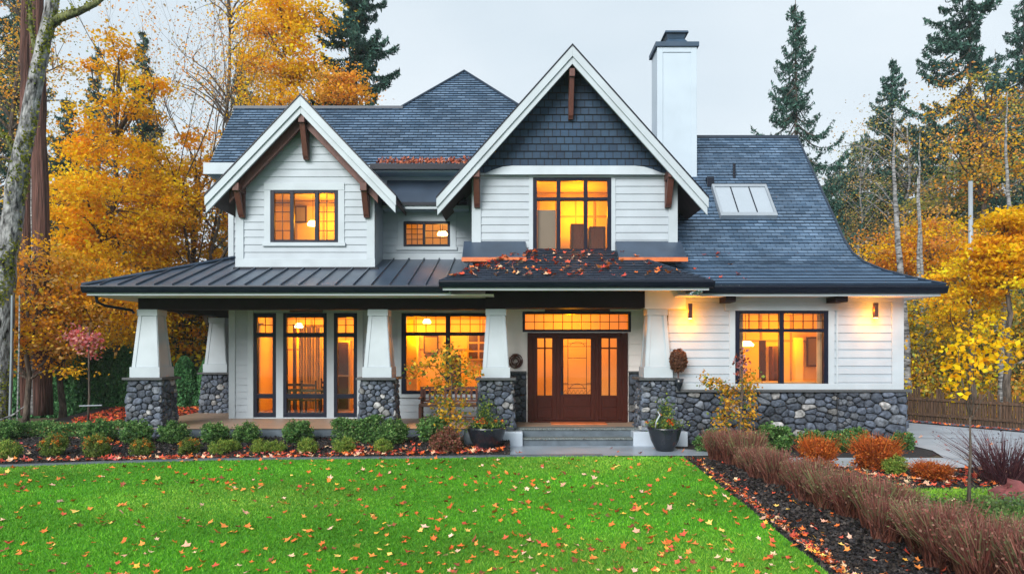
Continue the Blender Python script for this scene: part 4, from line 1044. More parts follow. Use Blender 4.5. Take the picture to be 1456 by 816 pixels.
# ---- broadleaf trees
def curve_pts(p0, p1, rg, n=6, sag=.15, up=.25):
    p0, p1 = np.array(p0, float), np.array(p1, float); L = np.linalg.norm(p1-p0); out = []
    side = rg.normal(0, 1, 3)*L*sag*.35
    for k in range(n+1):
        t = k/n; q = p0*(1-t)+p1*t; bow = math.sin(math.pi*t); q = q+side*bow*(.6)+np.array([0, 0, L*up*bow*.35]); out.append(q+rg.normal(0, L*.008, 3)*(0 < k < n))
    return out
def broadleaf(name, x, y, H_, tr, cz, rx, rz, seed, palette, label, nclump=110, per=130, leaf=.15, cs=.42, bark='bark', nlimb=16, lean=(0, 0), trunk_top=None, group=None, ry=None, gaps=.0, cat='tree'):
    rg = np.random.default_rng(seed); ry = ry or rx*.55
    base = np.array([x, y, -.05]); topc = np.array([x+lean[0], y+lean[1], trunk_top or cz+rz*.6])
    root = empty(name, (x, y, 0), label, cat, group)
    ctr = np.array([x+lean[0], y+lean[1], cz])
    d = rg.normal(size=(nclump*2, 3)); d /= np.linalg.norm(d, axis=1, keepdims=True)
    rad = rg.random((len(d), 1))**(.28)
    lump = 1+.22*np.sin(d[:, :1]*4+seed)+.15*np.sin(d[:, 2:3]*7+seed*1.7)
    cl_ = ctr+d*rad*lump*np.array([rx, ry, rz])
    keep = (cl_[:, 2] > max(.8, cz-rz*1.05)); cl_ = cl_[keep][:nclump]
    tb = MB(); tp = curve_pts(base, topc, rg, 9, .08, 0)
    tb.tube(tp, [tr*(1.25 if k == 0 else 1)*(1-.8*k/9) for k in range(10)], 9)
    limbs = []
    order = np.argsort(-np.linalg.norm((cl_-ctr)/np.array([rx, ry, rz]), axis=1))[:nlimb]
    for i in order:
        c = cl_[i]; zt = min(max(c[2]-np.linalg.norm((c-topc)[:2])*rg.uniform(.5, 1.0), cz-rz*.95, 1.2), topc[2]*.95); t = zt/topc[2]; k = min(8, int(t*9)); f = t*9-k
        p = np.array(tp[k])*(1-f)+np.array(tp[k+1])*f
        pts = curve_pts(p, c, rg, 7, .25, .3); r0 = tr*.42*(1-.6*t); tb.tube(pts, [r0*(1-.85*q/7)+.008 for q in range(8)], 5); limbs += pts[2:]
    LB = np.array(limbs)
    for c in cl_:
        j = np.argmin(np.linalg.norm(LB-c, axis=1)+np.maximum(0, LB[:, 2]-c[2])*.6)
        if np.linalg.norm(LB[j]-c) > .15: tb.tube(curve_pts(LB[j], c, rg, 3, .25, .2), [.018, .014, .009, .005], 4, cap=False)
    tb.build('trunk', M[bark], root, smooth=True)
    n = nclump*per; idx = rg.integers(0, len(cl_), n); sz = cs*(0.6+.8*rg.random(len(cl_)))[idx]
    off = rg.normal(size=(n, 3))*sz[:, None]*np.array([1, 1, .32])
    c = cl_[idx]+off; bright = (.78+.36*rg.random(len(cl_)))[idx][:, None]
    own = rg.random(n) < .25; cols = np.where(own[:, None], pal(rg, n, palette), pal(rg, len(cl_), palette, .05)[idx]*(1+rg.normal(0, .12, (n, 1))))*bright
    pi = rg.random(len(cl_)) < .3
    V = leaf_quads(rg, c, leaf, flat=.35)
    link('crown', np_mesh('crown', V, 4, np.clip(cols, 0, .95)), M['leaf'], root)
    return root
GOLD = [(.97, .58, .008), (.97, .50, .006), (.98, .66, .015), (.94, .40, .006), (.97, .61, .015), (.90, .50, .03)]
DGOLD = [(.95, .50, .01), (.92, .38, .01), (.96, .56, .02), (.80, .40, .02), (.60, .42, .04)]
RUST = [(.92, .40, .05), (.82, .30, .04), (.95, .50, .08), (.66, .30, .07), (.74, .46, .15)]
OLIVE = [(.36, .36, .08), (.50, .42, .09), (.25, .30, .09), (.60, .44, .09), (.20, .27, .08)]
YELL = [(.98, .62, .01), (.98, .54, .005), (.98, .70, .02), (.95, .45, .01)]
PALE = [(.50, .36, .20), (.40, .30, .18), (.58, .38, .18), (.30, .26, .17)]
def T(px_, Y): return X(px_, Y)
broadleaf('maple_tree', T(165, 27), 27, 13, .28, Z(295, 27), 2.9, 4.9, 1, GOLD, 'large golden maple left of the house, behind the arborvitae screen', 180, 185, .135, .46, nlimb=26, trunk_top=11)
broadleaf('maple_tree', T(285, 30), 30, 10, .22, Z(350, 30), 2.9, 4.6, 2, DGOLD, 'orange-gold maple showing just behind the left porch roof corner', 150, 170, .135, .46, nlimb=20)
broadleaf('maple_tree', T(400, 32), 32, 18, .28, Z(95, 32), 1.9, 5.0, 3, GOLD, 'tall golden tree rising above the dormer ridge', 115, 165, .14, .46, nlimb=24)
broadleaf('maple_tree', T(75, 23), 23.5, 5, .12, Z(435, 23), 2.0, 1.9, 4, DGOLD, 'low amber maple at the left above the dark screen', 100, 190, .10, .42, nlimb=14)
broadleaf('oak_tree', T(20, 21), 21.5, 5, .1, Z(440, 21), 1.7, 2.2, 5, RUST+DGOLD, 'thin rust-leaved tree at the left edge before the mossy trunk', 90, 80, .12, .4, nlimb=14)
broadleaf('maple_tree', T(320, 36), 36, 17, .2, Z(60, 36), 2.4, 6, 6, RUST+PALE, 'sparse brown-leaved tall tree behind the left roof end', 80, 30, .11, .6, nlimb=26)
broadleaf('oak_tree', T(30, 30), 30, 15, .2, Z(90, 30), 2.4, 4.5, 16, RUST+DGOLD+OLIVE, 'sparse olive and rust tree behind the two cedar trunks', 90, 50, .11, .5, nlimb=22)
broadleaf('maple_tree', T(478, 30), 31, 9, .12, Z(128, 31), 1.1, 1.0, 17, RUST+DGOLD, 'small rust-leaved treetop just above the dormer ridge at right', 30, 70, .14, .4, nlimb=10)
# right side
broadleaf('oak_tree', T(1320, 31), 31, 9, .2, Z(375, 31), 2.9, 2.6, 7, RUST+GOLD, 'orange oak beyond the driveway, just right of the wing roof', 110, 150, .12, .5, 'birch', nlimb=20)
broadleaf('maple_tree', T(1445, 21), 21.5, 6.5, .13, Z(355, 21), 1.1, 1.2, 8, YELL+GOLD[:2], 'bright yellow maple at the right edge of the driveway', 60, 170, .12, .27, nlimb=14)
broadleaf('maple_tree', T(1400, 22), 22.5, 5.5, .10, Z(425, 22), 1.5, 1.1, 9, GOLD, 'golden small tree in front of the grey pole', 45, 90, .11, .30, nlimb=14)
broadleaf('maple_tree', T(1420, 30), 30.5, 12, .22, Z(190, 30), 2.6, 2.9, 10, RUST+DGOLD+OLIVE, 'tall rusty orange tree at the right edge beneath the tallest fir', 75, 70, .12, .55, nlimb=22)
broadleaf('birch_tree', T(1290, 37), 37, 15, .16, Z(250, 37), 2.8, 5.0, 11, PALE+OLIVE+RUST[:1], 'thin brown-leaved birch behind the orange oak', 110, 34, .10, .6, 'birch', nlimb=30, trunk_top=14)
broadleaf('birch_tree', T(1225, 40), 40, 14, .15, Z(300, 40), 2.4, 4, 12, PALE+OLIVE, 'pale thin birch close to the wing roof slope', 90, 50, .10, .6, 'birch', nlimb=24)
broadleaf('birch_tree', T(1305, 27), 27, 6, .12, Z(470, 27), 1.8, 1.6, 13, YELL+OLIVE, 'white-trunked birch with low yellow leaves beyond the house corner', 60, 90, .12, .4, 'birch', nlimb=12, trunk_top=9)
broadleaf('birch_tree', T(1352, 33), 33, 13, .2, Z(330, 33), 2.2, 3.5, 14, OLIVE+PALE, 'white-trunked birch behind the golden small tree', 80, 60, .14, .5, 'birch', nlimb=14, trunk_top=12)
broadleaf('birch_tree', T(1425, 28), 28, 10, .15, Z(460, 28), 2.2, 2, 15, OLIVE+DGOLD, 'slender birch behind the yellow maple at the right edge', 80, 70, .13, .45, 'birch', nlimb=14, trunk_top=9)

# ---- conifers
def conifer(name, x, y, H_, Rm, seed, label, z0=2.0, palette=None, droop=.25, dens=1.0, shape=.9, leaf=.21, step=.42, nb=6, rough=.35, tr=.22, group=None):
    rg = np.random.default_rng(seed); root = empty(name, (x, y, 0), label, 'conifer', group)
    palette = palette or [(.035, .10, .075), (.05, .125, .095), (.022, .07, .055), (.075, .16, .12)]
    tb = MB(); tb.tube([(x, y, -.05), (x+.05, y, H_*.5), (x, y, H_)], [tr, tr*.55, .015], 8); cs, ds = [], []
    z = z0
    while z < H_-.15:
        t = (z-z0)/(H_-z0); L = Rm*(1-t)**shape
        for b in range(nb if t < .85 else 4):
            a = rg.random()*6.283; l = L*(1-rough*rg.random()*1.4)+.12
            if rg.random() < .12: continue
            dx_, dy_ = math.cos(a), math.sin(a); pts = []
            for k in range(7):
                s_ = k/6; zz = z - droop*l*math.sin(s_*2.2)*1.1 + .26*l*s_**3
                pts.append((x+dx_*l*s_, y+dy_*l*s_, zz))
            tb.tube(pts, [.055*(1-.8*k/6)*(.5+l/Rm*.6) for k in range(7)], 4, cap=False)
            m = int(l*62*dens)+6; s_ = rg.random(m)**.75; w_ = (rg.random(m)-.5)*2*(.10+.17*l*(1-s_)*.8)
            P_ = np.array(pts); ii = np.minimum((s_*6).astype(int), 5); ff = (s_*6-ii)[:, None]; q = P_[ii]*(1-ff)+P_[ii+1]*ff
            q = q+np.stack([-dy_*w_, dx_*w_, -np.abs(w_)*.35-rg.random(m)**2*.30], 1); cs.append(q)
        z += step*(1-.35*t)*rg.uniform(.7, 1.3)
    c = np.concatenate(cs); V = leaf_quads(rg, c, leaf*1.15, hang=.9, wf=.13)
    tb.build('trunk', M['bark'], root, smooth=True)
    link('crown', np_mesh('crown', V, 4, pal(rg, len(c), palette)), M['needle'], root); return root
conifer('fir_tree', T(1131, 38), 38, Z(-2, 38), 4.7, 1, 'tall ragged fir directly behind the wing roof ridge', z0=3, droop=.5, shape=.72, dens=1.15, step=.56, nb=5, rough=.5)
conifer('fir_tree', T(1268, 46), 46, Z(82, 46), 5.6, 2, 'pointed fir between the two taller firs at right', z0=4, droop=.3, shape=.75, dens=1.3, leaf=.26, step=.6, rough=.35)
conifer('fir_tree', T(1378, 36), 36, Z(-90, 36), 5.2, 3, 'tallest wide-branched fir behind the grey pole', z0=5, droop=.3, shape=.5, dens=1.5, step=.75, nb=6, leaf=.24, rough=.4)
conifer('fir_tree', T(1455, 42), 42, Z(-20, 42), 4.0, 4, 'fir cut by the right edge of the picture', z0=6, droop=.3, shape=.7, dens=1.2, step=.7)
conifer('fir_tree', T(505, 35), 35, Z(-90, 35), 2.9, 5, 'tall dark fir behind the golden tree above the dormer', z0=8, droop=.15, shape=.35, dens=1.9, step=.6, leaf=.25)
conifer('fir_tree', T(203, 38), 38, Z(40, 38), 2.6, 6, 'dark fir rising behind the large golden maple', z0=3, droop=.3, shape=.8, dens=1.5, step=.5)
conifer('fir_tree', T(20, 36), 36, Z(-60, 36), 3.4, 7, 'dark fir behind the mossy trunk at the left edge', z0=3, droop=.3, shape=.5, dens=1.3, step=.55)
conifer('fir_tree', T(1195, 48), 48, Z(230, 48), 4.2, 8, 'dark rounded evergreen half hidden by the wing roof slope', z0=1, droop=.3, shape=.5, dens=1.6, step=.5, leaf=.25)
conifer('fir_tree', T(1245, 52), 52, Z(270, 52), 4.4, 9, 'dark evergreen behind the orange oak', z0=1, droop=.3, shape=.5, dens=1.5, step=.55, leaf=.25)
conifer('fir_tree', T(1330, 50), 50, Z(240, 50), 4.2, 10, 'blue-green evergreen between the birch trunks', z0=1, droop=.3, shape=.6, dens=1.3, step=.6, leaf=.25)
conifer('fir_tree', T(95, 42), 42, Z(130, 42), 3.4, 11, 'dark fir between the cedar trunks and the golden maple', z0=1, droop=.3, shape=.7, dens=1.3, step=.55, leaf=.25)
conifer('fir_tree', T(345, 44), 44, Z(60, 44), 3.0, 12, 'distant fir behind the left roof end', z0=4, droop=.3, shape=.7, dens=1.2, step=.6, leaf=.25)

conifer('fir_tree', T(1215, 58), 58, Z(195, 58), 4.6, 31, 'far misty fir between the ragged fir and the pointed fir', z0=2, droop=.3, shape=.7, dens=1.2, step=.6, leaf=.26)
conifer('fir_tree', T(1320, 60), 60, Z(150, 60), 4.8, 32, 'far misty fir between the pointed fir and the tallest fir', z0=2, droop=.3, shape=.7, dens=1.1, step=.65, leaf=.26)
conifer('fir_tree', T(1415, 56), 56, Z(70, 56), 5.0, 33, 'far misty fir right of the tallest fir', z0=2, droop=.3, shape=.6, dens=1.1, step=.7, leaf=.26)
conifer('fir_tree', T(1165, 52), 52, Z(260, 52), 4.0, 34, 'low dark evergreen tucked behind the wing roof edge', z0=1, droop=.3, shape=.6, dens=1.2, step=.5, leaf=.26)
conifer('fir_tree', T(140, 56), 56, Z(60, 56), 4.2, 35, 'far misty fir behind the golden maple at left', z0=2, droop=.3, shape=.7, dens=1.0, step=.65, leaf=.26)
# ---- bare trees (recursive)
def bare(name, x, y, H_, tr, seed, label, m='bark', leaves=0, palette=RUST, spread=.5, levels=4, trunk_frac=.35, lean=(0, 0)):
    rg = np.random.default_rng(seed); root = empty(name, (x, y, 0), label, 'tree'); tb = MB(); tips = []
    def grow(p, d, L, r, lv):
        n = 5; pts = [p]; q = p
        for k in range(n):
            d = d+rg.normal(0, .09, 3); d[2] += .04; d = d/np.linalg.norm(d); q = q+d*L/n; pts.append(q)
        tb.tube(pts, [r*(1-.45*k/n) for k in range(n+1)], 7 if lv == 0 else (5 if lv < 3 else 3), cap=False)
        if lv >= levels: tips.extend(pts[2:]); return
        for k in range(rg.integers(3, 5) + (2 if lv == 0 else 0)):
            j = rg.integers(2, n+1); dd = d+rg.normal(0, spread, 3)*np.array([1, 1, .6]); dd[2] = abs(dd[2])*.9+.15; dd /= np.linalg.norm(dd)
            grow(pts[j], dd, L*rg.uniform(.55, .8), r*(1-.45*j/n)*rg.uniform(.45, .65), lv+1)
    grow(np.array([x, y, -.05]), np.array([lean[0], lean[1], 1.0]), H_*trunk_frac, tr, 0)
    tb.build('trunk', M[m], root, smooth=True)
    if leaves and tips:
        tp = np.array(tips); c = tp[rg.integers(0, len(tp), leaves)]+rg.normal(0, .18, (leaves, 3))
        link('crown', np_mesh('crown', leaf_quads(rg, c, .10), 4, pal(rg, leaves, palette)), M['leaf'], root)
bare('alder_tree', T(235, 33), 33, 20, .2, 21, 'bare fan-branched alder behind the large golden maple', leaves=1300, trunk_frac=.45)
bare('alder_tree', T(300, 28), 29, 18, .18, 22, 'bare dark-limbed alder left of the main roof', leaves=2600, palette=RUST+PALE, trunk_frac=.42, lean=(.05, 0))
bare('alder_tree', T(110, 31), 31, 19, .16, 23, 'bare twiggy alder behind the cedar trunks', leaves=2500, palette=OLIVE+RUST, trunk_frac=.45)
bare('alder_tree', T(1340, 41), 41, 16, .16, 24, 'bare fine-twigged tree behind the tallest fir', leaves=2500, palette=PALE+RUST, trunk_frac=.4)
bare('alder_tree', T(1420, 35), 35, 13, .14, 25, 'bare fine-twigged tree at the right behind the rusty tree', leaves=2200, palette=PALE+OLIVE, trunk_frac=.4)
bare('alder_tree', T(1245, 42), 43, 13, .14, 26, 'bare pale-twigged tree beside the pointed fir', leaves=2500, palette=PALE+RUST, trunk_frac=.4)
bare('alder_tree', T(1105, 48), 48, 15.5, .12, 27, 'fine bare treetop just left of the ragged fir', leaves=900, palette=PALE, trunk_frac=.45)

# ---- big trunks at the left
def trunk_thing(name, pts, rads, m, label, seed, moss=0, branches=()):
    rg = np.random.default_rng(seed); root = empty(name, (pts[0][0], pts[0][1], 0), label, 'tree'); tb = MB()
    P_ = [np.array(p, float) for p in pts]; fine = []; fr = []
    for i in range(len(P_)-1):
        for k in range(6):
            t = k/6; fine.append(P_[i]*(1-t)+P_[i+1]*t+rg.normal(0, .015, 3)); fr.append(rads[i]*(1-t)+rads[i+1]*t)
    fine.append(P_[-1]); fr.append(rads[-1])
    tb.col = (.20, .20, .20) if m == 'greybark' else (1, 1, 1)
    tb.tube(fine, fr, 14)
    for b, r0 in branches: 
        bb_ = [np.array(q, float) for q in b]; 
        tb.col = (.10, .11, .04) if moss else (1, 1, 1)
        tb.tube(bb_, [r0*(1-.6*k/(len(bb_)-1)) for k in range(len(bb_))], 7)
    o = tb.build('trunk', M[m], root, smooth=True)
    if moss:
        c = []
        F = np.array(fine); n = moss; i = rg.integers(0, len(F), n); a = rg.normal(.6, .5, n)
        for j in range(n):
            r_ = fr[i[j]]*1.02; 
            if math.sin(i[j]*.9+a[j]*1.5) > .1: c.append(F[i[j]]+np.array([math.cos(a[j])*r_, -abs(math.sin(a[j]))*r_, rg.normal(0, .25)]))
        for b, r0 in branches:
            B_ = np.array(b)
            for _ in range(260):
                k = rg.integers(0, len(B_)-1); t = rg.random(); c.append(B_[k]*(1-t)+B_[k+1]*t+np.array([0, 0, r0*.5])+rg.normal(0, r0*.45, 3))
        c = np.array(c); link('moss', np_mesh('moss', leaf_quads(rg, c, .09), 4, pal(rg, len(c), [(.24, .26, .02), (.14, .18, .02), (.32, .32, .04)])), M['leaf'], root)
Yt = 20
def Q(px_, py_, Y=20, dy=0): return (X(px_, Y), Y+dy, Z(py_, Y))
trunk_thing('maple_tree', [Q(-8, 610), Q(2, 420), Q(22, 270), Q(50, 120), Q(75, 0), Q(90, -90)], [.40, .33, .25, .20, .17, .14], 'greybark', 'thick grey leaning maple with green moss on its trunk at the left edge', 1, moss=3500,
   branches=[([Q(66, 40), Q(85, 26), Q(110, 18), Q(135, 6), Q(160, -14)], .14), ([Q(50, 110), Q(52, 80), Q(44, 40), Q(42, 0)], .1), ([Q(30, 240), Q(12, 200), Q(-10, 180)], .09), ([Q(20, 320), Q(32, 290), Q(40, 250)], .07)])
trunk_thing('cedar_tree', [Q(62, 590, 22.3), Q(58, 300, 22.3), Q(53, 80, 22.3), Q(50, -80, 22.3)], [.27, .24, .21, .18], 'redbark', 'straight red-brown cedar trunk, the thicker of the two behind the mossy tree', 2)
trunk_thing('cedar_tree', [Q(40, 590, 22.8), Q(37, 300, 22.8), Q(38, 80, 22.8), Q(39, -80, 22.8)], [.22, .19, .17, .15], 'redbark', 'darker straight cedar trunk just left of the thicker one', 3)
trunk_thing('birch_tree', [Q(50, 590, 22.6), Q(49, 300, 22.6), Q(49, 60, 22.6), Q(52, -80, 22.6)], [.12, .1, .09, .07], 'birch', 'thin pale trunk between the two cedar trunks', 4)
trunk_thing('birch_tree', [Q(1291, 600, 25), Q(1289, 500, 25), Q(1284, 430, 25), Q(1276, 330, 25), Q(1270, 230, 25), Q(1274, 160, 25)], [.15, .14, .12, .09, .05, .01], 'birch', 'white birch trunk just right of the house corner', 5)
trunk_thing('birch_tree', [Q(1312, 600, 29), Q(1313, 480, 29), Q(1311, 400, 29), Q(1306, 280, 29), Q(1308, 190, 29)], [.1, .09, .07, .05, .01], 'birch', 'slim white birch trunk, second from the house corner', 6)
trunk_thing('birch_tree', [Q(1424, 610, 24), Q(1423, 520, 24), Q(1430, 420, 24), Q(1436, 330, 24), Q(1430, 200, 24), Q(1433, 130, 24)], [.11, .1, .09, .07, .04, .01], 'birch', 'white birch trunk right of the young staked tree', 7)

# ---- woods filling behind
def woods(x0, x1, y0, y1, h, n, palette, seed, leaf=.25):
    rg = np.random.default_rng(seed); nc = n//55; cx = x0+(x1-x0)*rg.random(nc); cy = y0+(y1-y0)*rg.random(nc)
    hz = h*(.75+.25*np.sin(cx*.6+seed)+.15*np.sin(cx*1.7)); cz = hz*rg.random(nc)
    ce = np.stack([cx, cy, cz], 1); i = rg.integers(0, nc, n); c = ce[i]+rg.normal(size=(n, 3))*np.array([.9, .6, .55])
    c = np.clip(c, [-99, 0, .02], [99, 99, 99])
    colc = pal(rg, nc, palette, .25)[i]*np.clip(1+rg.normal(0, .2, (n, 1)), .4, 1.6)
    tag(link('woods', np_mesh('woods', leaf_quads(rg, c, leaf), 4, np.clip(colc, .003, .9)), M['leaf']), kind='stuff')['label'] = 'mixed dark woodland undergrowth far behind the house'
DK = [(.06, .10, .06), (.09, .13, .07), (.16, .16, .07), (.045, .08, .055)]
woods(13, 52, 44, 57, 12, 100000, DK*3+OLIVE[:1]+[(.08, .16, .11)]*6+[(.05, .11, .08)]*3, 1)
woods(11, 26, 27, 33, 2.8, 26000, OLIVE+DK+RUST, 2, .2)
woods(12.6, 24, 24.4, 27.5, 2.0, 16000, OLIVE+RUST+YELL, 6, .12)
woods(-48, -10, 40, 50, 8.0, 60000, DK+[(.03, .06, .03)]*4+OLIVE, 3)
woods(-22, -13, 29, 33, 5.0, 24000, DGOLD+OLIVE+DK, 4, .2)
woods(-12, 13, 50, 56, 5, 12000, DK, 5)
# ================================================================== NEAR PLANTS
def stemleaf(name, label, cat, stems, clumps, palette, leaf, per, cs, seed, bark='bark', group=None, flat=.2):
    rg = np.random.default_rng(seed); p0 = stems[0][0][0]; root = empty(name, (p0[0], p0[1], 0), label, cat, group); tb = MB()
    for pts, r0 in stems: tb.tube(pts, [r0*(1-.7*k/(len(pts)-1)) for k in range(len(pts))], 6)
    tb.build('stem', M[bark], root, smooth=True)
    c = np.concatenate([np.array(q)+rg.normal(size=(per, 3))*cs for q in clumps]); link('foliage', np_mesh('foliage', leaf_quads(rg, c, leaf, flat=flat), 4, pal(rg, len(c), palette)), M['leaf'], root); return root
YGL = [(.60, .40, .03), (.70, .36, .03), (.18, .26, .04), (.10, .18, .04), (.45, .22, .03), (.80, .48, .05)]
rg_ = np.random.default_rng(3)
Yv = 16.1
st_ = [([Q(641, 655, Yv), Q(639, 600, Yv), Q(643, 545, Yv), Q(636, 500, Yv)], .035), ([Q(640, 560, Yv), Q(655, 530, Yv), Q(672, 525, Yv), Q(678, 545, Yv)], .015), ([Q(640, 545, Yv), Q(618, 520, Yv), Q(592, 522, Yv), Q(578, 526, Yv)], .015)]
cl1 = [Q(x_, y_, Yv, rg_.normal(0, .12)) for x_, y_ in ((636, 500), (628, 508), (645, 506), (618, 518), (600, 520), (588, 526), (650, 520), (664, 522), (672, 535), (630, 528), (622, 545), (645, 540), (655, 545), (628, 560), (638, 575), (645, 590), (630, 592), (650, 598), (636, 612), (625, 575), (660, 575))]
stemleaf('small_tree', 'small yellow and green leaved tree in front of the porch bench', 'small tree', st_, cl1, YGL, .085, 60, .12, 4)
st_ = [([Q(1052, 645, 16), Q(1052, 600, 16), Q(1056, 545, 16), Q(1054, 520, 16)], .05), ([Q(1054, 560, 16), Q(1040, 550, 16), Q(1022, 545, 16), Q(1006, 541, 16)], .02), ([Q(1054, 570, 16), Q(1036, 585, 16), Q(1030, 605, 16)], .02)]
cl2 = [Q(x_, y_, 16, rg_.normal(0, .1)) for x_, y_ in ((1006, 542), (1014, 545), (1022, 548), (1030, 552), (1038, 556), (1046, 560), (1034, 570), (1030, 585), (1026, 598), (1028, 608), (1056, 545), (1066, 545), (1072, 555), (1068, 570), (1050, 575), (1062, 585), (1058, 600), (1068, 535), (1060, 612), (1046, 590))]
vt = stemleaf('small_tree', 'vine-clad small tree with golden leaves before the wing window', 'small tree', st_, cl2, YGL+[(.6, .3, .03)]*2, .075, 62, .095, 5)
q = np.array([Q(1054+rg_.normal(0, 6), 516+rg_.normal(0, 9), 16) for _ in range(140)]); 
link('seed_heads', np_mesh('fl', leaf_quads(rg_, q, .07), 4, pal(rg_, 140, [(.35, .08, .05), (.4, .2, .25), (.5, .35, .4), (.1, .05, .04)])), M['leaf'], vt)
# young pink-leaved tree at left
Yp = 19
st_ = [([Q(125, 610, Yp), Q(127, 560, Yp), Q(126, 495, Yp), Q(128, 465, Yp)], .035)]
stemleaf('sapling', 'young tree with a flat pink leaf head left of the corner column', 'sapling', st_, [Q(x_, y_, Yp, rg_.normal(0, .1)) for x_, y_ in ((95, 478), (105, 474), (115, 480), (124, 478), (133, 484), (140, 486), (122, 490), (110, 484), (128, 500))], [(.62, .12, .12), (.70, .25, .28), (.45, .08, .06), (.7, .35, .3)], .10, 45, .11, 6)
q = MB(); q.tube([Q(113, 577, 18.95), Q(145, 576, 18.95)], .018, 6); thing_mb(q, 'stake_bar', M['pole'], 'pale cross bar tied to the pink-headed young tree', 'stake')
for px_, r_, lb, m_ in ((13, .022, 'thin pale garden stake nearest the left edge', 'pole'), (24, .018, 'thin greenish cane right of the pale stake', 'birch')):
    q = MB(); q.tube([Q(px_, 615, 17.5), Q(px_+3, 500, 17.5), Q(px_+4, 420, 17.5)], r_, 6); thing_mb(q, 'garden_stake', M[m_], lb, 'stake')
q = MB(); q.tube([Q(0, 597, 17.4), Q(18, 590, 17.4), Q(34, 578, 17.4)], [.03, .025, .01], 6); thing_mb(q, 'driftwood_branch', M['birch'], 'pale bent branch crossing the garden stakes', 'branch')

# dried twig ball in a wall pot
bx, by, bz = X(965, 17.15), 17.2, Z(514, 17.15)
r = empty('topiary', (bx, by, bz), 'ball of dried brown twigs in a dark wall pot beside the right entry column', 'topiary')
c = rg_.normal(size=(1800, 3)); c /= np.linalg.norm(c, axis=1, keepdims=True); c = c*(.26*(1-.3*rg_.random((1800, 1))))*np.array([.85, .85, 1.15])+np.array([bx, by, bz+.02])
link('twig_ball', np_mesh('twig_ball', leaf_quads(rg_, c, .055), 4, pal(rg_, 1800, [(.20, .09, .05), (.30, .15, .09), (.12, .05, .03)])), M['leaf'], r)
q = MB(); q.tube([(bx, by, bz-.4), (bx, by, bz)], .015, 6); q.build('stem', M['wood'], r)
q = MB(); q.lathe(bx+.02, by, [(.001, bz-.72), (.03, bz-.7), (.09, bz-.55), (.12, bz-.42), (.11, bz-.42), (.08, bz-.45), (.001, bz-.45)], 18); q.box(bx-.03, bx+.03, by, 17.46, bz-.6, bz-.5); q.build('pot', M['pot'], r, smooth=True)

# bowl planters
def planter(px_, py_bot, Y, rpx, label, fl, seed, twig=False):
    x = X(px_, Y); rr = rpx*Y/1000; hgt = 33*Y/1000; rg = np.random.default_rng(seed)
    r = empty('planter', (x, Y, .02), label, 'planter'); z = .02
    q = MB(); q.lathe(x, Y, [(.001, z), (rr*.5, z), (rr*.55, z+.03), (rr*.82, z+hgt*.45), (rr*.98, z+hgt*.9), (rr*1.02, z+hgt), (rr*.95, z+hgt), (rr*.85, z+hgt*.88), (.001, z+hgt*.88)], 28); q.build('bowl', M['pot'], r, smooth=True)
    n = 1100; c = rg.normal(size=(n, 3))*np.array([rr*.42, rr*.42, .06])+np.array([x, Y, z+hgt+.06]); k = 700
    c2 = rg.normal(size=(k, 3))*np.array([.09, .09, .16])+np.array([x+.03*(-1)**seed, Y+.05, z+hgt+.30]); c = np.concatenate([c, c2])
    link('foliage', np_mesh('foliage', leaf_quads(rg, c, .05), 4, pal(rg, len(c), [(.08, .16, .05), (.16, .28, .05), (.05, .11, .05), (.35, .40, .06), (.10, .18, .09)])), M['leaf'], r)
    c = np.array([(x+rg.normal(0, rr*.5), Y-.1+rg.normal(0, .12), z+hgt+.07+abs(rg.normal(0, .07))) for _ in range(14)]); c = np.repeat(c, 14, 0)+rg.normal(0, .018, (196, 3))
    link('flowers', np_mesh('flowers', leaf_quads(rg, c, .04), 4, pal(rg, len(c), fl)), M['leaf'], r)
    if twig: q = MB(); q.tube([(x-.25, Y-.2, z+hgt), (x-.24, Y-.22, z+hgt+.15), (x-.15, Y-.2, z+hgt+.3), (x-.2, Y-.2, z+hgt+.38)], [.02, .018, .02, .012], 6); q.build('white_twig', M['trim'], r, smooth=True)
RED = [(.65, .04, .02), (.75, .12, .02), (.8, .3, .03)]
planter(692, 0, 16.35, 28, 'black bowl planter with red flowers before the left entry column', RED, 1)
planter(945, 0, 16.3, 24, 'black bowl planter with a white twig before the right entry column', RED, 2, True)
q = MB(); q.lathe(X(668, 16.6), 16.6, [(.001, .02), (.09, .02), (.15, .25), (.13, .45), (.08, .5), (.001, .5)], 16); thing_mb(q, 'urn', M['concrete2'], 'small blue-grey urn left of the left bowl planter', 'urn', smooth=True)

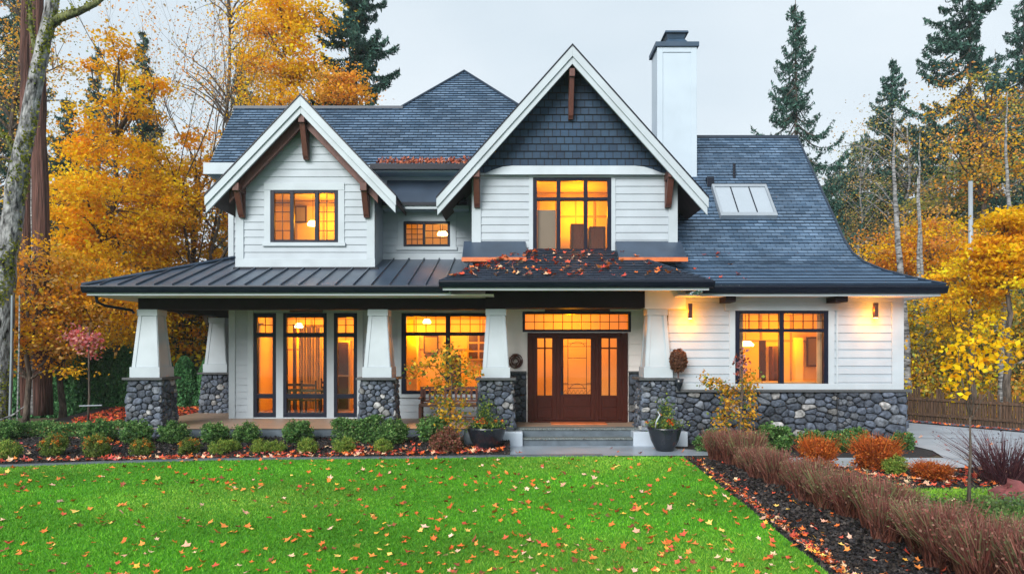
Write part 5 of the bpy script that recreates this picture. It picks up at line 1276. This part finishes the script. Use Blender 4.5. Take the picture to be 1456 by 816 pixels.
# purple-brown ornamental grasses
def grass_mesh(seed, n, h, spread, palette, tip, fan=.35):
    rg = np.random.default_rng(seed); a = rg.random(n)*6.283; r0 = spread*.45*np.sqrt(rg.random(n)); r1 = r0+fan*spread*(rg.random(n)*1.6)
    b = np.stack([r0*np.cos(a), r0*np.sin(a), np.zeros(n)], 1); hh = h*(.55+.5*rg.random(n))
    a2 = a+rg.normal(0, .6, n); m = np.stack([(r0*.6+r1*.4)*np.cos(a2), (r0*.6+r1*.4)*np.sin(a2), hh*.6], 1); t = np.stack([r1*np.cos(a2), r1*np.sin(a2), hh], 1)+rg.normal(0, .035, (n, 3))
    wv = rg.normal(size=(n, 3)); wv[:, 2] = 0; wv /= np.linalg.norm(wv, axis=1, keepdims=True); w0 = .0065
    V = np.empty((n, 2, 4, 3)); V[:, 0, 0] = b-wv*w0; V[:, 0, 1] = b+wv*w0; V[:, 0, 2] = m+wv*w0; V[:, 0, 3] = m-wv*w0
    V[:, 1, 0] = m-wv*w0; V[:, 1, 1] = m+wv*w0; V[:, 1, 2] = t+wv*w0*.3; V[:, 1, 3] = t-wv*w0*.3
    c0 = pal(rg, n, palette); c1 = pal(rg, n, tip); cols = np.stack([c0, c1], 1).reshape(-1, 3)
    # seed-head specks
    k = n//2; s_ = t[:k]+rg.normal(0, .02, (k, 3)); s2 = leaf_quads(rg, s_, .03); V = np.concatenate([V.reshape(-1, 3), s2]); cols = np.concatenate([cols, pal(rg, k, tip)])
    return np_mesh('ornamental_grass', V, 4, cols)
PB = [(.12, .042, .030), (.18, .06, .042), (.23, .10, .065), (.06, .024, .02)]
TIPS = [(.23, .075, .06), (.29, .12, .095), (.16, .052, .045), (.26, .14, .10), (.17, .17, .08)]
GT = [(.22, .24, .10), (.30, .28, .14), (.16, .19, .08), (.26, .14, .11)]
gms = [grass_mesh(60, 1150, .72, .42, PB, TIPS), grass_mesh(61, 1150, .70, .42, PB, TIPS+GT[:1]), grass_mesh(62, 1150, .66, .48, PB+[(.14, .13, .06)], TIPS+GT), grass_mesh(63, 1150, .66, .5, [(.12, .07, .04), (.16, .12, .06)], GT+[(.3, .26, .15)])]
for g_ in gms: g_.materials.append(M['grass'])
yy = 14.9; i = 0
while yy > 5.6:
    o = bpy.data.objects.new('ornamental_grass', gms[[0, 0, 1, 2, 0, 0, 1, 0, 2, 0, 1, 0, 2, 0][i % 14]]); C.objects.link(o)
    o.location = (4.68+rnd.uniform(-.12, .12)-.25*(yy > 12)*(yy-12)/3, yy, 0); o.rotation_euler.z = rnd.random()*6; s_ = rnd.uniform(.82, 1.08); o.scale = (s_, s_, s_*rnd.uniform(.86, 1.06)*(.84 if yy < 11 else .95))
    tag(o, 'purple-brown ornamental grass clump in the row along the mulch strip', 'ornamental grass', 'ornamental grasses in a row beside the lawn')
    o.rotation_euler.x = rnd.uniform(-.12, .12); o.rotation_euler.y = rnd.uniform(-.1, .12); yy -= rnd.uniform(.50, .68); i += 1
i = 0
for gx, gy in ((5.15, 9.3), (5.2, 8.4), (5.1, 7.5), (5.2, 6.7), (5.6, 7.9), (5.7, 7.1), (5.15, 10.2), (6.0, 7.4)):
    o = bpy.data.objects.new('ornamental_grass', gms[2+i % 2]); C.objects.link(o); o.location = (gx, gy, 0); o.rotation_euler.z = rnd.random()*6; s_ = rnd.uniform(.5, .75); o.scale = (s_, s_, s_)
    tag(o, 'green-grey feathery grass clump on the right flank of the purple row', 'ornamental grass', 'green-grey grasses beside the purple row'); i += 1
# reddish dark spiky grass at right
sg = grass_mesh(70, 420, .85, .7, [(.06, .02, .03), (.10, .04, .045)], [(.12, .05, .06), (.07, .03, .04)], .9); sg.materials.append(M['grass'])
o = bpy.data.objects.new('spiky_grass', sg); C.objects.link(o); o.location = (X(1428, 12.3), 12.3, 0); o.scale = (1, 1, 1); tag(o, 'dark wine-red spiky grass near the right edge by the driveway', 'ornamental grass')

# orange spirea-like bushes
om = [shrub_mesh(80+i, 3600, .40, ORB, .05, .85) for i in range(2)]
tw = grass_mesh(83, 420, .60, .42, [(.30, .08, .02), (.45, .12, .03)], ORB, .5)
for m_ in om+[tw]: m_.materials.append(M['leaf'])
def obush(px_, Y, hw, label, i=0, hs=1.0):
    s_ = hw*Y/1000/.40; root = empty('orange_bush', (X(px_, Y), Y, 0), label, 'bush', 'orange bushes beyond the purple grasses')
    a = bpy.data.objects.new('foliage', om[i]); C.objects.link(a); a.parent = root; a.scale = (s_*.85, s_*.85, s_*.8*hs)
    b = bpy.data.objects.new('twigs', tw); C.objects.link(b); b.parent = root; b.scale = (s_, s_, s_*hs)
obush(1163, 13.7, 29, 'narrow upright orange bush nearest the purple grasses', 0, 1.1)
obush(1245, 13.75, 36, 'wide orange bush, largest of the three beyond the grasses', 1, .9)
obush(1325, 12.6, 30, 'low orange bush beside the small patch of grass', 0, .6)

# young tree in the right foreground
Yy = 10.2
st_ = [([Q(1377, 725, Yy), Q(1380, 640, Yy), Q(1379, 590, Yy)], .028), ([Q(1379, 592, Yy), Q(1372, 560, Yy), Q(1364, 520, Yy), Q(1362, 492, Yy)], .014), ([Q(1380, 590, Yy), Q(1386, 560, Yy), Q(1383, 520, Yy), Q(1390, 480, Yy)], .014), ([Q(1379, 600, Yy), Q(1395, 570, Yy), Q(1412, 545, Yy)], .011), ([Q(1379, 590, Yy), Q(1378, 550, Yy), Q(1372, 515, Yy)], .011)]
cl3 = [Q(x_, y_, Yy, rg_.normal(0, .15)) for x_, y_ in ((1398, 470), (1432, 478), (1440, 500), (1375, 485), (1366, 498), (1425, 465), (1408, 500), (1353, 522), (1360, 545), (1372, 510), (1380, 518), (1390, 495), (1403, 492), (1412, 482), (1420, 490), (1395, 510), (1386, 528), (1350, 555), (1410, 510), (1362, 520), (1376, 500), (1420, 515))]
stemleaf('young_tree', 'young thin-stemmed tree with a few big yellow leaves before the driveway', 'young tree', st_, cl3, YELL+GOLD[:2], .092, 16, .09, 9)
q = MB(); q.tube([(X(1381, 25.5), 25.5, 0), (X(1380, 25.5), 25.5, Z(258, 25.5))], [.09, .07], 12); thing_mb(q, 'utility_pole', M['pole'], 'tall grey metal pole standing beyond the driveway', 'pole', smooth=True)

# fence of palings
fr_root = empty('fence', (14, 21.5, 0), 'low brown paling fence beyond the driveway', 'fence')
pa = MB(); A_, B_ = Vector((12.2, 25.6, 0)), Vector((17.4, 16.8, 0)); n = 120; dv = (B_-A_)/n; nn = Vector((dv.y, -dv.x, 0)).normalized()*.02
for k in range(n):
    a, b = A_+dv*(k+rnd.uniform(.05, .25)), A_+dv*(k+rnd.uniform(.75, .95)); h_ = 1.0+rnd.uniform(-.32, .18)
    pa.hexa([a-nn, b-nn, b+nn, a+nn], [a-nn+Vector((0, 0, h_)), b-nn+Vector((0, 0, h_+rnd.uniform(-.03, .03))), b+nn+Vector((0, 0, h_)), a+nn+Vector((0, 0, h_))])
pa.build('palings', M['fence'], fr_root)
pa = MB()
for z in (.2, .7): a, b = A_+nn*2.2, B_+nn*2.2; pa.hexa([a-nn+Vector((0, 0, z)), b-nn+Vector((0, 0, z)), b+nn+Vector((0, 0, z)), a+nn+Vector((0, 0, z))], [a-nn+Vector((0, 0, z+.08)), b-nn+Vector((0, 0, z+.08)), b+nn+Vector((0, 0, z+.08)), a+nn+Vector((0, 0, z+.08))])
pa.build('rails', M['fence'], fr_root)
# red rock
q = MB(); rg = random.Random(8); n1, n2 = 14, 9; cx, cy = X(1432, 10.9), 10.9
for i in range(n2+1):
    for j in range(n1):
        th = math.pi*i/n2; ph = 2*math.pi*j/n1; k = 1+.25*math.sin(3*ph+2*th)*math.sin(th)+rg.uniform(-.06, .06)
        q.v.append((cx+.28*k*math.sin(th)*math.cos(ph), cy+.24*k*math.sin(th)*math.sin(ph), .04+.20*k*math.cos(th)*(1+.5*math.cos(ph))))
for i in range(n2):
    for j in range(n1): q.f.append((i*n1+j, i*n1+(j+1) % n1, (i+1)*n1+(j+1) % n1, (i+1)*n1+j)); q.c.append((1, 1, 1)); q.uv.append(None)
thing_mb(q, 'red_boulder', M['redrock'], 'dull red boulder lying near the right edge', 'boulder', smooth=False)

# ================================================================== GROUND COVER, LAWN, LEAVES
def blades(name, poly_fn, x0, x1, y0, y1, n, h, palette, seed, label, wd=.006, lean=.5):
    rg = np.random.default_rng(seed); u = rg.random(n)
    y = 1/(1/y1+(1/y0-1/y1)*u)         # denser near the viewer
    x = x0+(x1-x0)*rg.random(n); k = poly_fn(x, y); x, y = x[k], y[k]; n = len(x)
    b = np.stack([x, y, np.zeros(n)], 1); hh = h*(.5+.8*rg.random(n)); d = rg.normal(0, lean, (n, 2))*hh[:, None]
    t = b.copy(); t[:, :2] += d; t[:, 2] = hh; wv = rg.normal(size=(n, 3)); wv[:, 2] = 0; wv /= np.linalg.norm(wv, axis=1, keepdims=True); w_ = wd*(y/9)[:, None]
    V = np.stack([b-wv*w_, b+wv*w_, t], 1).reshape(-1, 3); cols = pal(rg, n, palette, .2)
    pat = 1+.14*np.sin(x*.9+1.3*np.sin(y*.7))+.10*np.sin(y*2.1+x*.4)+.08*np.sin(x*3.1+2*np.sin(y*1.9)); cols = cols*pat[:, None]; yl = np.clip(np.sin(x*.55+.8)*np.sin(y*.9+1.1)-.1, 0, 1)[:, None]; cols = cols*(1+yl*np.array([[1.1, .28, 1.6]])*(name == 'grass'))
    return tag(link(name, np_mesh(name, V, 3, cols), M['grass']), label, None, None, 'stuff')
def in_poly(poly):
    P_ = np.array(poly)
    def f(x, y):
        ins = np.zeros(len(x), bool); j = len(P_)-1
        for i in range(len(P_)):
            xi, yi, xj, yj = *P_[i], *P_[j]
            with np.errstate(divide='ignore', invalid='ignore'): ins ^= ((yi > y) != (yj > y)) & (x < (xj-xi)*(y-yi)/(yj-yi)+xi)
            j = i
        return ins
    return f
lawn_in = in_poly(lawn_poly)
LG = [(.085, .31, .010), (.11, .35, .014), (.06, .24, .010), (.16, .41, .03)]
blades('grass', lawn_in, -13, 4, 6.4, 15.6, 330000, .032, LG, 1, 'short bright green grass of the front lawn')
gp = in_poly([(6.4, 10.9), (9.5, 10.9), (9.8, 11.6), (6.4, 11.6)])
blades('grass', gp, 6.4, 9.8, 10.8, 11.8, 12000, .07, LG, 2, 'small patch of bright grass beyond the purple grasses')
gc = in_poly([(5.0, 5), (12, 5), (12, 10.8), (5.6, 10.8)])
rg = np.random.default_rng(9); n = 52000
c = np.stack([5+7*rg.random(n), 5+5.8*rg.random(n), np.zeros(n)], 1); cen = np.stack([5+6.5*rg.random(170), 5.5+5.5*rg.random(170)], 1); ii = rg.integers(0, 170, n); c[:, :2] = cen[ii]+rg.normal(0, .22, (n, 2)); c[:, 2] = np.abs(rg.normal(0, .07, n))+.01
pc = pal(rg, 170, [(.10, .20, .05), (.07, .14, .05), (.16, .26, .08), (.22, .28, .18), (.12, .17, .05)], .2)[ii]*np.clip(1+rg.normal(0, .2, (n, 1)), .4, 1.6)
k = c[:, 0] > 5.1
tag(link('ground_cover', np_mesh('ground_cover', leaf_quads(rg, c[k], .045), 4, pc[k]), M['leaf']), 'low mixed green planting right of the grasses', None, None, 'stuff')
sheet('bed', [(5.3, 10.9), (14, 10.9), (14, 12.3), (5.3, 12.3)], -0.0035, M['mulch'])

# mulch chips
def chips(poly, x0, x1, y0, y1, n, seed):
    rg = np.random.default_rng(seed); x = x0+(x1-x0)*rg.random(n); y = y0+(y1-y0)*rg.random(n); k = in_poly(poly)(x, y); c = np.stack([x[k], y[k], .006+.03*rg.random(k.sum())+(np.maximum(0, y[k]-15.35)*.09 if x0 < -5 else 0)], 1)
    tag(link('mulch_chips', np_mesh('mulch_chips', leaf_quads(rg, c, .05, flat=.5), 4, pal(rg, len(c), [(.015, .013, .015), (.03, .025, .025), (.05, .04, .035)], .3)), M['litter']), 'dark bark chips covering the beds', None, None, 'stuff')
chips([(3.2, 5), (5.2, 5), (5.3, 14.5), (3.75, 15.3)], 3, 5.4, 5, 15.4, 26000, 1)
chips([(-13, 14.1), (-8.5, 14.75), (-4, 15.3), (-.05, 15.55), (-.05, 17.4), (-13, 17.6)], -13, 0, 14, 17.6, 22000, 2)
chips([(5.3, 10.9), (14, 10.9), (14, 13.8), (5.3, 13.8)], 5.3, 14, 10.9, 13.9, 14000, 3)

# fallen leaves: a curled five-lobed leaf
def leafmesh(seed):
    rg = random.Random(seed); v = [(0, 0, .012)]; f = []; n = 10; b = []
    for k in range(n):
        a = 2*math.pi*k/n; r = (1.0 if k % 2 == 0 else .52)*rg.uniform(.85, 1.1); b.append((r*math.cos(a)*.5, r*math.sin(a)*.42, .0+abs(math.sin(a*1.0+seed))*.30*r*rg.uniform(.3, 1)))
    v += b; f = [(0, 1+k, 1+(k+1) % n) for k in range(n)]
    return np.array(v), f
LC = {'orange': [(.68, .16, .03), (.58, .11, .02), (.74, .24, .05)], 'pale pink': [(.72, .36, .24), (.76, .44, .32), (.68, .46, .28)], 'brown': [(.18, .05, .02), (.25, .06, .03)], 'red': [(.45, .05, .03), (.55, .08, .04)], 'yellow': [(.85, .42, .05), (.80, .50, .12)]}
def onelm(nm, s, cols):
    V, F = leafmesh(s); me = bpy.data.meshes.new('fallen_leaf'); me.from_pydata([tuple(p) for p in V], [], F)
    ca = me.color_attributes.new('Col', 'FLOAT_COLOR', 'CORNER'); a = np.ones((len(me.loops), 4), np.float32); a[:, :3] = cols; ca.data.foreach_set('color', a.ravel()); me.materials.append(M['litter']); return me
lm = {k: [onelm(k, 5*i+j, v[j]) for j in range(len(v))] for i, (k, v) in enumerate(LC.items())}
rg = np.random.default_rng(12); placed = 0; kk = list(LC); pts = []
while len(pts) < 1050:
    u = rg.random(); y = 1/(1/15.3+(1/6.9-1/15.3)*u); x = rg.uniform(-.75, .58)*y
    dens = .45+.55*(y > 11.5)+.25*(x > -2)
    if rg.random() > dens: continue
    if lawn_in(np.array([x]), np.array([y]))[0]: pts.append((x, y))
pts.sort(key=lambda p: p[1])
for x, y in pts[:290]:
    k = kk[rg.choice(5, p=[.48, .11, .16, .17, .08])]; o = bpy.data.objects.new('fallen_leaf', lm[k][rg.integers(0, len(lm[k]))]); C.objects.link(o)
    s_ = rg.uniform(.065, .12); o.location = (x, y, .022); o.scale = (s_, s_, s_); o.rotation_euler = (rg.normal(0, .25), rg.normal(0, .25), rg.random()*6.28)
    tag(o, f'{k} fallen leaf lying on the nearer part of the green lawn', 'leaf', f'{k} leaves fallen on the lawn')
def litter(name, cen, size, palette, seed, label, tilt=.35, slope=0):
    rg = np.random.default_rng(seed); Vs, cols = [], []; P_ = pal(rg, len(cen), palette, .15)
    for i, c in enumerate(cen):
        V, F = leafmesh(int(rg.integers(0, 12))); s_ = size*rg.uniform(.65, 1.3); a = rg.random()*6.28; ca_, sa = math.cos(a), math.sin(a); t1, t2 = rg.normal(0, tilt, 2)
        W_ = V*s_; W_ = np.stack([W_[:, 0]*ca_-W_[:, 1]*sa, W_[:, 0]*sa+W_[:, 1]*ca_, W_[:, 2]+W_[:, 0]*t1+W_[:, 1]*(t2+slope)], 1)+c
        for f in F: Vs.append(W_[list(f)]); cols.append(P_[i])
    return tag(link(name, np_mesh(name, np.array(Vs), 3, np.array(cols)), M['litter']), label, None, None, 'stuff')
ALL = LC['orange']*3+LC['pale pink'][:2]+LC['red']+LC['yellow']
litter('leaf_litter', [(x, y, .024) for x, y in pts[290:]], .105, ALL+LC['brown'], 1, 'many small leaves strewn over the far lawn')
# along the right lawn edge and on the mulch
cc_ = []
for _ in range(420):
    y = 1/(1/15.3+(1/6.8-1/15.3)*rg.random()); xe = 3.0+(y-1)/14.4*.76+.05; cc_.append((xe+abs(rg.normal(0, .09)), y, .02))
for _ in range(170):
    y = 1/(1/15+(1/6.8-1/15)*rg.random()); cc_.append((rg.uniform(3.5, 4.5), y, .04)) if rg.random() < .6 else None
litter('leaf_litter', cc_, .085, LC['orange']*2+LC['pale pink']+LC['red']*3+LC['yellow'], 2, 'line of fallen leaves between lawn and mulch strip')
cc_ = [(x, 13.9+(x+14)/14*1.55+.28+abs(rg.normal(0, .28)), .03) for x in rg.uniform(-12.5, -.2, 620) if True]
cc_ = [c for c in cc_ if c[1] > np.interp(c[0], [p[0] for p in lawn_top], [p[1] for p in lawn_top])+.18]
cc_ += [(x, rg.uniform(15.6, 16.9), .03) for x in rg.uniform(-4, -.3, 120)]; cc_ += [(x, rg.uniform(15.5, 17.2), .03) for x in rg.uniform(-12, -4, 160)]; cc_ = [(a, b, c+max(0, b-15.35)*.09) for a, b, c in cc_]
litter('leaf_litter', cc_, .12, LC['orange']+LC['red']*3+LC['pale pink']+[(.5, .1, .1)], 3, 'red and orange leaves fallen in the shrub bed')
cc_ = [(rg.uniform(5.4, 11), rg.uniform(11.7, 13.85), .03) for _ in range(520)]+[(rg.uniform(5.4, 10), rg.uniform(7, 11), .08) for _ in range(50)]+[(rg.uniform(9.5, 14), rg.uniform(14, 19), .02) for _ in range(26)]
litter('leaf_litter', cc_, .13, LC['orange']+LC['red']*3+LC['pale pink'], 4, 'red leaves covering the bed beside the path')
bm_ = MB(); bm_.hexa([(-14, 19, -.02), (-8.3, 19, -.02), (-8.3, 24.2, -.02), (-14, 24.2, -.02)], [(-14, 19.02, .02), (-9.85, 19.02, .02), (-9.85, 24.1, .42), (-14, 24.1, .42)]); tag(bm_.build('bed', M['mulch']), kind='structure')
cc_ = [(rg.uniform(-13.4, -9.9), rg.uniform(19.3, 24), 0) for _ in range(1500)]; cc_ = [(a, b, .05+(b-19.02)/5.1*.4) for a, b, _ in cc_]
litter('leaf_litter', cc_, .13, LC['red']*3+LC['orange'], 5, 'bright red leaf carpet behind the corner column')
cc_ = [(12.2+t*5-.35+rg.normal(0, .12), 25.2-t*8.6, .03) for t in rg.random(260)]+[(rg.uniform(0, 4), rg.uniform(15.6, 16.8), .02) for _ in range(8)]
litter('leaf_litter', cc_, .12, LC['orange']+LC['red'], 6, 'orange leaves along the driveway edge')
# leaves on the roofs
def on_entry(x, y): return 3.93+(y-16.2)*(1.0/2.1)+.085
cc_ = []
while len(cc_) < 230:
    y = 16.3+1.8*rg.random()**1.15; lo, hi = -1.66+(y-16.2)*.905+.1, 4.62-(y-16.2)*.905-.1; x = lo+(hi-lo)*rg.random()**1.5
    if rg.random() < (.9 if x < 2.2 else .45): cc_.append((x, y, on_entry(x, y)))
litter('leaf_litter', cc_, .15, LC['orange']*2+LC['red']*2+LC['pale pink']+[(.85, .12, .04)], 7, 'autumn leaves lying on the entry roof', .12, .476)
cc_ = [(rg.uniform(-3.75, -.9), 19.5+.15*rg.random()**1.5, 0) for _ in range(420)]; cc_ = [(a, b, 7.47+(b-19.5)*1.217+.03+.05*rg.random()) for a, b, _ in cc_]
litter('leaf_litter', cc_, .08, [(.45, .13, .07), (.52, .22, .13), (.36, .10, .06)], 8, 'band of reddish leaves gathered along the upper eave', .4, 1.2)
cc_ = []
for _ in range(14):
    y = 16.9+rg.random()*2; cc_.append((rg.uniform(4.6, 6.5), y, np.interp(y, [p[0] for p in prof], [p[1] for p in prof])+.03))
litter('leaf_litter', cc_, .13, LC['orange']+LC['red'], 9, 'few leaves on the wing roof')

# ================================================================== AIR
hz_ = MB(); hz_.box(-184, 184, -28, 204, -1.1, 34); hm = bpy.data.materials.new('haze_air'); hm.use_nodes = True; t = hm.node_tree
t.nodes.remove(t.nodes['Principled BSDF']); pv = t.nodes.new('ShaderNodeVolumePrincipled'); pv.inputs['Color'].default_value = (.80, .88, .95, 1); pv.inputs['Density'].default_value = HAZE
pv.inputs['Anisotropy'].default_value = .2; t.links.new(pv.outputs[0], t.nodes['Material Output'].inputs['Volume'])
tag(hz_.build('haze', hm), 'thin pale mist in the air', None, None, 'stuff')
